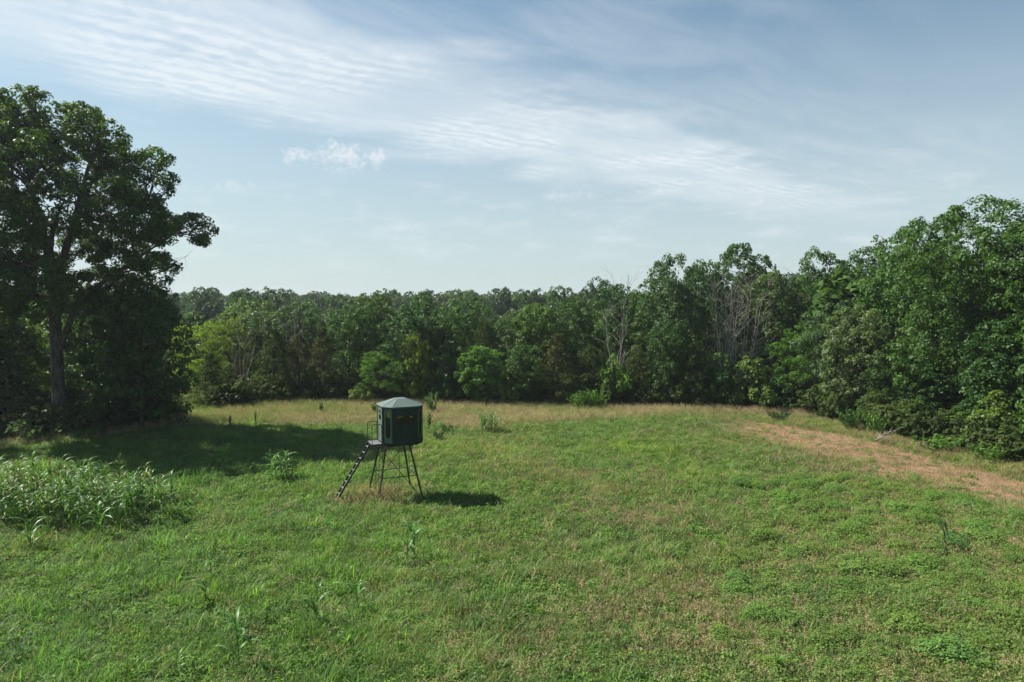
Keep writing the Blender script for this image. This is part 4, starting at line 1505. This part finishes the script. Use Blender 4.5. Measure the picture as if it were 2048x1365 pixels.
# single and small groups of sorghum standing in the meadow
rng_s = np.random.default_rng(616)
SINGLE = [
    (-3.7, 25.6, 1.7, 10, {}, 'tall drooping sorghum plant in the grass straight below the blind'),
    (-4.0, 25.4, 1.4, 7, {}, 'shorter sorghum plant leaning against the tall one below the blind'),
    (8.1, 25.6, 1.15, 9, dict(yellow=True, low=0.35), 'sorghum plant with a yellow stalk base in the right half of the meadow'),
    (11.6, 29.9, 1.25, 9, {}, 'upright sorghum plant left of the bright mounds, farther back than the yellow based one'),
    (17.0, 26.4, 1.45, 12, dict(col=(0.035, 0.085, 0.035)), 'dark drooping sorghum plant among the bright mounds at the right'),
    (21.0, 30.8, 1.0, 5, dict(col=(0.04, 0.09, 0.035), spread=.7), 'thin dark sorghum stem at the far right of the mounds'),
    (1.2, 35.8, 1.35, 6, dict(spread=.8), 'slender sorghum plant in the meadow right of the blind shadow'),
    (-5.95, 20.2, 1.35, 11, {}, 'leafy sorghum plant in the near grass below the ladder'),
    (-4.85, 21.2, 1.2, 8, {}, 'pale leaved sorghum plant right of the leafy one in the near grass'),
    (-10.0, 21.8, 1.15, 7, {}, 'young sorghum plant in the near left grass'),
    (-10.7, 23.8, 1.35, 6, dict(spread=.9), 'thin sorghum plant with wide arching leaves in the left grass'),
    (-7.3, 17.8, 1.6, 12, dict(head=True), 'large sorghum plant with a yellow seed head at the bottom edge'),
    (-8.8, 17.3, 0.9, 6, {}, 'low sorghum leaves at the bottom edge left of the large plant'),
    (6.9, 17.5, 0.75, 7, {}, 'small pale sorghum plant at the bottom edge, right of centre'),
    (1.3, 17.4, 0.6, 6, {}, 'small sorghum seedling at the bottom edge near the middle'),
    (-19.1, 26.6, 1.5, 11, dict(spread=1.15), 'arching sorghum plant in front of the dense left stand'),
    (-17.2, 28.2, 1.6, 10, dict(spread=1.1), 'sorghum plant with wide leaves at the front of the dense left stand'),
    (-15.5, 29.5, 1.2, 8, dict(col=(0.085, 0.15, 0.035)), 'bright green sorghum plant at the right end of the dense left stand'),
    (-21.0, 42.0, 1.5, 7, dict(spread=.7), 'lone thin sorghum plant behind the dense left stand'),
    (-14.4, 37.0, 1.0, 5, dict(spread=.8), 'lone small sorghum plant left of the sorghum cluster by the shadow'),
    (-9.0, 37.4, 0.95, 5, dict(spread=.8), 'small sorghum plant just left of the ladder top'),
]
for (x, y, H, nl, kw, label) in SINGLE:
    sorghum(x, y, H, label, None, rng_s, leaves=nl, **kw)
for (gx, gy, n, rad, Hm, where) in ((-12.9, 37.6, 14, 0.85, 1.65, 'in the cluster before the oak shadow, left of the blind'), (-1.9, 52.6, 16, 0.9, 1.75, 'in the cluster at the tan grass right of the blind')):
    for k in range(n):
        r_, a_ = rad * math.sqrt(rng_s.random()), rng_s.uniform(0, 6.28)
        sorghum(gx + r_ * math.cos(a_), gy + r_ * math.sin(a_), Hm * rng_s.uniform(0.65, 1.1), 'silvery green sorghum stalk ' + where, 'sorghum stalks ' + where, rng_s, leaves=8)

# ------------------------------------------------------------------ upright weeds and small bushes in the meadow
def weed_mesh(name, seed, H, rad, stems, L, W, per):
    rng = np.random.default_rng(seed)
    P, A, St = [], [], []
    for s in range(stems):
        th = rng.uniform(0, 6.28); r = rad * math.sqrt(rng.random())
        tip = np.array([r * 1.25 * math.cos(th), r * 1.25 * math.sin(th), H * rng.uniform(0.7, 1.0)])
        a = np.array([r * .35 * math.cos(th), r * .35 * math.sin(th), -0.05])
        p = limb_path(a, tip, rng, 0.05, 5)
        St.append((p, np.linspace(0.012, 0.004, 5)))
        t = rng.uniform(0.15, 1.0, per)
        for q in t:
            i = min(3, int(q * 4)); f = q * 4 - i
            P.append(p[i] * (1 - f) + p[i + 1] * f + rng.normal(size=3) * 0.045)
            A.append(np.array([rng.normal(), rng.normal(), 0.8]))
    P = np.array(P); A = unit(np.array(A))
    nr = unit(np.cross(A, rand_dirs(len(A), rng)))
    V, F = leaf_quads(P, nr, L, W, rng, A)
    cm = mk_mesh(name + ' leaves', V, F, [M_LEAF], rng.random(len(F)))
    V, F = tubes(St, 3)
    return mk_mesh(name + ' stems', V, F, [M_STEM]), cm


WEED_MESH = [weed_mesh('weed', 1, 1.3, 0.5, 26, 0.17, 0.05, 28), weed_mesh('weed b', 2, 1.1, 0.8, 30, 0.16, 0.08, 24), weed_mesh('weed c', 3, 1.0, 0.18, 6, 0.16, 0.06, 26)]
WEEDS = [
    (-7.2, 61.5, 0, 1.45, 1.2, 'pale', 'pale green upright weed in the tan grass right of the blind roof'),
    (-5.4, 49.3, 1, 0.55, 0.5, 'bluegreen', 'bluish weed clump close to the right side of the blind'),
    (-5.0, 52.0, 1, 0.6, 0.6, 'mid', 'dark weed clump behind the bluish one beside the blind'),
    (-6.6, 53.0, 2, 1.4, 1.2, 'mid', 'slim weed against the right wall of the blind'),
    (-21.0, 55.3, 2, 1.2, 0.6, 'mid', 'slim dark weed standing alone in the tan grass on the left'),
    (-22.4, 54.0, 2, 1.1, 0.8, 'pale', 'whitish slim weed left of the slim dark one'),
    (-12.4, 60.5, 2, 1.2, 1.4, 'mid', 'small green weed in the tan grass left of the blind roof'),
    (-16.8, 60.0, 2, 1.2, 1.2, 'greygreen', 'faint grey weed in the tan grass behind the oak shadow'),
    (6.2, 63.6, 1, 1.6, 1.2, 'bright', 'left green bush of the pair before the dark cedars'),
    (8.0, 63.4, 1, 1.7, 1.25, 'bright', 'right green bush of the pair before the dark cedars'),
    (7.1, 63.9, 1, 1.4, 1.0, 'mid', 'low bush between the pair before the dark cedars'),
    (22.6, 57.6, 1, 0.7, 1.2, 'bluegreen', 'low bluish weed at the far right corner of the meadow'),
    (-33.9, 48.6, 1, 1.4, 2.0, 'pale', 'light leafy bush in the grass left of the oak foot'),
    (-31.4, 49.8, 1, 0.8, 1.2, 'yellowgreen', 'low yellowish weed right of the oak foot'),
    (26.4, 52.8, 1, 1.6, 1.2, 'mid', 'leafy weed at the foot of the leaning pale oak'),
    (27.4, 51.0, 1, 1.5, 1.0, 'bright', 'bright weed left of the fallen branches'),
    (28.3, 45.0, 1, 1.0, 1.6, 'bright', 'low bright weed patch beside the fallen branches'),
    (29.6, 42.0, 1, 1.1, 1.3, 'bright', 'low bright weed before the wide yellow green bush'),
]
for (x, y, k, H, w, col, label) in WEEDS:
    o = empty('weed_plant', (x, y, hz(x, y)), rng_s.uniform(0, 6.28), label, 'weed')
    o.scale = (w, w, H)
    link('stems', WEED_MESH[k][0], o)
    c = link('foliage', WEED_MESH[k][1], o)
    c.color = (*LEAFCOL[col], 1)

# fallen dead branches at the right wood edge
def fallen(name, label, x, y, seed, L, turn):
    rng = np.random.default_rng(seed)
    o = empty(name, (x, y, hz(x, y)), turn, label, 'branch')
    main = limb_path((-L / 2, 0, 0.25), (L / 2, 0.2, 0.45), rng, 0.04, 7)
    V, F = tubes([(main, np.linspace(0.055, 0.02, 7))], 6)
    link('bough', mk_mesh('fallen bough', V, F, [M_DEADG], smooth=True), o)
    for j in range(11):
        s = rng.integers(1, 6)
        d = unit(np.array([0.6, rng.normal(), rng.uniform(-.1, .8)]))
        p = limb_path(main[s], main[s] + d * L * rng.uniform(.15, .4), rng, 0.05, 4)
        V, F = tubes([(p, np.linspace(0.024, 0.008, 4))], 4)
        link('side_branch', mk_mesh('side branch', V, F, [M_DEADG], smooth=True), o)


fallen('fallen_branch', 'grey forked dead branch lying in the grass below the right wood', 26.3, 47.6, 4, 2.3, 0.5)
fallen('fallen_branch', 'short grey stick lying right of the forked dead branch', 28.0, 45.6, 7, 1.5, 0.1)

# ------------------------------------------------------------------ bright mounds of weed on the right
def mound_mesh(seed):
    rng = np.random.default_rng(seed)
    n = 900
    th = rng.uniform(0, 6.283, n); r = np.sqrt(rng.random(n))
    edge = 1 + 0.22 * np.sin(3 * th + seed) + 0.14 * np.sin(5 * th + 2 * seed)
    top = 0.46 * (1 - 0.40 * r ** 3.5) + 0.06 * np.sin(7 * r * np.cos(th) + seed) * np.cos(6 * r * np.sin(th))
    z = top * rng.uniform(0.6, 1.05, n)
    pos = np.stack([0.55 * r * edge * np.cos(th), 0.55 * r * edge * np.sin(th), z], -1)
    nr = unit(np.stack([0.3 * np.cos(th) * r, 0.3 * np.sin(th) * r, np.ones(n)], -1) + rng.normal(size=(n, 3)) * 0.35)
    V, F = leaf_quads(pos, nr, 0.085, 0.045, rng)
    return mk_mesh('weed mound', V, F, [M_FEATHER], rng.random(n))


MOUND = [mound_mesh(s) for s in (1, 2, 3, 4)]


def mounds():
    rng = np.random.default_rng(717)
    n = 0; tries = 0; kept = []
    while n < 285 and tries < 30000:
        tries += 1
        y = rng.uniform(17.2, 40); x = rng.uniform(4, 30)
        if x > 0.80 * y + 1:
            continue
        z = zones(np.array([x]), np.array([y]))
        w = float(z['bush'][0]) * (0.35 + 0.9 * fbm(np.array([x]), np.array([y]), 2.6, 91, 2)[0]) - 0.12
        if rng.random() > w or float(z['soil'][0]) > 0.4:
            continue
        if any((x - a) ** 2 + (y - b) ** 2 < 0.35 for a, b in kept):
            continue
        kept.append((x, y))
        o = link('weed_mound', MOUND[rng.integers(0, 4)], None, label='low flat topped bright green weed mound in the right half of the meadow', category='weed', group='bright green weed mounds on the right')
        s = rng.uniform(0.40, 0.85) * (1 + 0.7 * rng.random() ** 3)
        o.location = (x, y, hz(x, y))
        o.rotation_euler = (0, 0, rng.uniform(0, 6.28))
        o.scale = (s * 1.1, s, min(1.1, s * rng.uniform(0.8, 1.1)))
        o.color = jitter((0.122, 0.196, 0.056), rng, 0.12)
        n += 1


mounds()

# ------------------------------------------------------------------ grass and ground cover
def tuft(seed, n, rad, L, W, lean, mat, k=3, curl=0.9, seeds=0):
    """a tuft of curved blades"""
    rng = np.random.default_rng(seed)
    V, F, T = [], [], []
    b = 0
    for i in range(n):
        th = rng.uniform(0, 6.28); r = rad * math.sqrt(rng.random())
        root = np.array([r * math.cos(th), r * math.sin(th), -0.02])
        az = rng.uniform(0, 6.28)
        d = np.array([math.cos(az), math.sin(az), 0]); sd = np.array([-d[1], d[0], 0])
        Lb = L * rng.uniform(0.55, 1.2); a0 = 1.5 - abs(rng.normal()) * lean
        t = np.linspace(0, 1, k + 1)
        ang = a0 - curl * rng.uniform(0.5, 1.2) * t ** 1.3
        px = np.concatenate([[0], np.cumsum(np.cos(ang[:-1]))]) / k * Lb
        pz = np.concatenate([[0], np.cumsum(np.sin(ang[:-1]))]) / k * Lb
        w = W * rng.uniform(0.7, 1.3) * (1 - t ** 1.6 * 0.95) * 0.5
        tv = rng.random()
        for j in range(k + 1):
            c = root + d * px[j] + np.array([0, 0, pz[j]])
            V += [c - sd * w[j], c + sd * w[j]]
        for j in range(k):
            F.append((b + 2 * j, b + 2 * j + 1, b + 2 * j + 3, b + 2 * j + 2)); T.append(tv)
        b += 2 * (k + 1)
        if seeds and rng.random() < seeds:
            tip = root + d * px[-1] + np.array([0, 0, pz[-1]])
            for s in range(5):
                c = tip + rng.normal(size=3) * np.array([0.018, 0.018, 0.045])
                q = rand_dirs(2, rng) * np.array([[0.008], [0.026]])
                V += [c - q[0], c - q[1], c + q[0], c + q[1]]
                F.append((b, b + 1, b + 2, b + 3)); T.append(0.9); b += 4
    return mk_mesh('tuft', V, F, [mat], T)


def weed_tuft(seed, n, rad, H, L, W, mat):
    rng = np.random.default_rng(seed)
    th = rng.uniform(0, 6.28, n); r = np.sqrt(rng.random(n))
    pos = np.stack([rad * r * np.cos(th), rad * r * np.sin(th), H * (1 - 0.5 * r ** 2) * rng.uniform(0.25, 1.05, n)], -1)
    nr = unit(np.stack([0.4 * np.cos(th), 0.4 * np.sin(th), np.ones(n)], -1) + rng.normal(size=(n, 3)) * 0.45)
    V, F = leaf_quads(pos, nr, L, W, rng)
    return mk_mesh('weed tuft', V, F, [mat], rng.random(n))


def sample(dens_fn, bands, rng):
    X, Y = [], []
    for (y0, y1, d) in bands:
        half = 0.82 * y1 + 13
        n = int((y1 - y0) * 2 * half * d)
        X.append(rng.uniform(-half, half, n)); Y.append(rng.uniform(y0, y1, n))
    x = np.concatenate(X); y = np.concatenate(Y)
    k = np.abs(x) < 0.82 * y + 13
    x, y = x[k], y[k]
    z = zones(x, y)
    p = dens_fn(x, y, z)
    k = rng.random(len(x)) < p
    return x[k], y[k], {a: b[k] for a, b in z.items()}


def mixc(base, w, c):
    w = np.clip(w, 0, 1)[:, None]
    return base * (1 - w) + np.array(c) * w


def lay_cover(name, label, x, y, hue, protos, rng, smin, smax, tilt=0.12, tall=None, wind=0.0, big=0.0):
    n = len(x)
    s = rng.uniform(smin, smax, n) * np.where(rng.random(n) < big, rng.uniform(1.4, 2.1, n), 1.0)
    sz = s * (rng.uniform(0.8, 1.2, n) if tall is None else tall)
    rot = np.stack([rng.normal(size=n) * tilt, rng.normal(size=n) * tilt + wind, rng.uniform(0, 6.28, n) if not wind else rng.normal(size=n) * 0.6], 1)
    scatter(name, np.stack([x, y, height(x, y) - 0.01], 1), rot, np.stack([s, s, sz], 1), rng.integers(0, len(protos), n), hue, protos, label)


def grass_cover():
    rng = np.random.default_rng(313)
    bands = ((6, 14, 34), (14, 22, 74), (22, 32, 56), (32, 46, 34), (46, 58, 24), (58, 72, 18))
    lane = ((72, 96, 9),)
    # green meadow grass
    protos = [tuft(s, 30, 0.19, 0.36, 0.014, 0.85, M_TUFT, k=4, curl=2.0) for s in (1, 2, 3, 4, 5)] + [tuft(s, 24, 0.18, 0.26, 0.022, 1.1, M_TUFT, curl=1.7) for s in (6, 7, 8)]
    x, y, z = sample(lambda x, y, z: (1 - z['forest']) * (1 - 0.93 * z['soil']) * (1 - 0.30 * z['tan']) * (1 - 0.28 * z['bush']) * (1 - 0.35 * z['dead']), bands + lane, rng)
    n = len(x)
    v = rng.random(n)
    patch = fbm(x, y, 4.5, 7, 3); fine = fbm(x, y, 1.1, 9, 2)
    hue = np.tile(np.array([0.082, 0.158, 0.030]), (n, 1))
    hue = mixc(hue, sstep(0.45, 0.7, patch) * 0.8, (0.060, 0.138, 0.036))
    hue = mixc(hue, sstep(0.5, 0.25, patch) * 0.7, (0.115, 0.168, 0.040))
    hue = mixc(hue, z['lush'] * 0.5, (0.070, 0.155, 0.026))
    hue = mixc(hue, (1 - z['lush']) * 0.35, (0.100, 0.150, 0.054))
    hue = mixc(hue, z['bright'] * 0.9, (0.120, 0.220, 0.020))
    hue = mixc(hue, z['strip'] * 0.8, (0.118, 0.165, 0.036))
    hue = mixc(hue, z['tan'] * 0.55, (0.170, 0.175, 0.065))
    hue = mixc(hue, z['lane'] * 0.6, (0.130, 0.175, 0.040))
    hue = mixc(hue, (v < 0.10 + 0.16 * z['dead'] + 0.1 * (1 - z['lush'])) * 0.7, (0.180, 0.155, 0.080))
    fleck = fbm(x, y, 0.7, 29, 2)
    hue *= 1.2 * ((0.72 + 0.56 * fine) * (0.62 + 0.76 * fleck))[:, None] * rng.uniform(0.82, 1.18, (n, 1))
    tall = (0.42 + 0.80 * sstep(0.25, 0.75, fbm(x, y, 1.0, 19, 3))) * (1 + 0.20 * z['lush'])
    lay_cover('grass', 'green meadow grass covering the field', x, y, hue, protos, rng, 0.8, 1.35, tall=tall, big=0.07)
    # dry tan grass with seed heads
    protos = [tuft(s, 17, 0.14, 0.46, 0.009, 0.22, M_STRAW, k=2, curl=0.45, seeds=0.55) for s in (21, 22, 23, 24)]
    x, y, z = sample(lambda x, y, z: np.clip(0.95 * z['tan'] + 0.95 * z['blind'] + 0.18 * z['strip'] + 0.18 * z['dead'] + 0.17 * z['bush'] + 0.04, 0, 1) * (1 - z['forest']) * (1 - 0.8 * z['soil']), bands, rng)
    n = len(x)
    pk = fbm(x, y, 3.6, 55, 3)
    hue = np.tile(np.array([0.265, 0.255, 0.135]), (n, 1))
    hue = mixc(hue, sstep(0.45, 0.65, pk) * 0.55, (0.290, 0.235, 0.160))
    hue = mixc(hue, sstep(0.48, 0.3, pk) * 0.9, (0.190, 0.225, 0.085))
    hue = mixc(hue, z['blind'] * 0.6, (0.225, 0.195, 0.085))
    hue = mixc(hue, z['strip'] * 0.6, (0.190, 0.200, 0.062))
    hue = mixc(hue, np.maximum(z['dead'], z['bush']) * 0.7, (0.205, 0.165, 0.105))
    hue *= 1.1 * rng.uniform(0.75, 1.2, (n, 1))
    tall = 0.55 + 0.55 * z['tan'] + 0.55 * z['blind'] + 0.2 * z['strip']
    lay_cover('dry_grass', 'tan seeding grass in a band before the woods and round the blind', x, y, hue, protos, rng, 0.8, 1.2, tall=tall)
    # low broad-leaved weeds
    protos = [weed_tuft(s, 60, 0.24, 0.24, 0.085, 0.050, M_WEED) for s in (31, 32, 33, 34)]
    x, y, z = sample(lambda x, y, z: (0.10 + 0.34 * sstep(0.45, 0.62, fbm(x, y, 3.2, 61, 3)) * sstep(48, 34, y) + 0.22 * z['bush']) * (1 - z['forest']) * (1 - 0.9 * z['tan']) * (1 - 0.92 * z['soil']), bands, rng)
    n = len(x)
    hue = np.tile(np.array([0.090, 0.165, 0.036]), (n, 1))
    hue = mixc(hue, rng.random(n) * 0.7, (0.062, 0.130, 0.036))
    hue = mixc(hue, z['bush'] * 0.6, (0.110, 0.165, 0.046))
    hue *= 1.2 * rng.uniform(0.75, 1.2, (n, 1))
    lay_cover('low_weeds', 'low broad leaved weeds mixed into the meadow', x, y, hue, protos, rng, 0.6, 1.3, tilt=0.15)
    # dead brown stalks and straw
    protos = [tuft(s, 14, 0.16, 0.34, 0.008, 0.45, M_STRAW, k=2, curl=0.3, seeds=0.3) for s in (41, 42, 43)] + [tuft(s, 16, 0.20, 0.32, 0.012, 1.4, M_STRAW, k=2, curl=0.4) for s in (44, 45)]
    x, y, z = sample(lambda x, y, z: np.clip(0.24 * z['dead'] + 0.60 * z['soil'] + 0.17 * z['bush'] + 0.05, 0, 1) * (1 - z['forest']) * (1 - 0.6 * z['tan']), bands, rng)
    n = len(x)
    hue = np.tile(np.array([0.190, 0.140, 0.085]), (n, 1))
    hue = mixc(hue, rng.random(n) * 0.8, (0.260, 0.205, 0.125))
    hue = mixc(hue, z['soil'] * 0.7, (0.255, 0.190, 0.118))
    hue *= rng.uniform(0.75, 1.2, (n, 1))
    tall = np.where(z['soil'] > 0.5, 0.6, 1.0)
    lay_cover('dead_stalks', 'dry brown stalks and straw left standing in the meadow', x, y, hue, protos, rng, 0.7, 1.2, tall=tall)
    # dark undergrowth at the foot of the woods
    protos = []
    for s in (51, 52, 53, 54):
        r2 = np.random.default_rng(s)
        lobes = [(r2.uniform(-.6, .6), r2.uniform(-.6, .6), r2.uniform(0.2, 1.3), 0.6, 0.6, 0.5) for _ in range(6)]
        cl, o, ci = clumps_of(lobes, 0.34, 0.9, r2, 0.7)
        V, F, tt = foliage(cl, o, 0.36, 22, 0.27, 0.17, r2)
        protos.append(mk_mesh('undergrowth clump', V, F, [M_WEED], tt))
    ex = rng.uniform(-60, 30, 1700); ey = np.interp(ex, EDGE_X, EDGE_Y) + 0.5 + 12 * rng.random(1700) ** 1.3
    ry = rng.uniform(18, 64, 420); rx = np.interp(ry, TREE_Y, TREE_X) + rng.uniform(0.6, 8, 420)
    x = np.concatenate([ex, rx]); y = np.concatenate([ey, ry])
    z = zones(x, y)
    k = z['forest'] > 0.6
    x, y = x[k], y[k]
    n = len(x)
    hue = np.tile(np.array([0.036, 0.062, 0.020]), (n, 1))
    hue = mixc(hue, rng.random(n) * 0.6, (0.070, 0.100, 0.028)) * rng.uniform(0.8, 1.2, (n, 1))
    lay_cover('undergrowth', 'leafy undergrowth along the foot of the woods', x, y, hue, protos, rng, 0.5, 1.35)
    # low leaves inside the sorghum stand
    protos = [weed_tuft(s, 40, 0.3, 0.5, 0.20, 0.05, M_WEED) for s in (61, 62)]
    n = 160
    x = rng.uniform(-26, -16.4, n); y = rng.uniform(29.2, 34.6, n)
    hue = np.tile(np.array([0.045, 0.085, 0.028]), (n, 1)) * rng.uniform(0.8, 1.2, (n, 1))
    lay_cover('stand_undergrowth', 'low leaves between the stalks of the dense left sorghum stand', x, y, hue, protos, rng, 0.7, 1.2)


grass_cover()

# ------------------------------------------------------------------ air
def haze():
    m, N = base_mat('summer haze')
    v = N.new('ShaderNodeVolumePrincipled')
    v.inputs['Color'].default_value = (0.80, 0.88, 0.97, 1)
    v.inputs['Density'].default_value = 0.00019
    v.inputs['Anisotropy'].default_value = 0.2
    o = N.new('ShaderNodeOutputMaterial')
    N.l.new(v.outputs[0], o.inputs['Volume'])
    V, F = [], []
    boxm(V, F, (0, 0, 11.0), (2400, 2400, 44.0))
    link('haze', py_mesh('haze', V, F, m), kind='stuff', label='thin summer haze over the whole landscape')


haze()
sc.cycles.max_bounces = 6
sc.cycles.diffuse_bounces = 3
sc.cycles.glossy_bounces = 2
sc.cycles.transmission_bounces = 3
sc.cycles.transparent_max_bounces = 12
sc.cycles.volume_bounces = 0
sc.cycles.use_denoising = True
sc.cycles.sample_clamp_indirect = 6.0
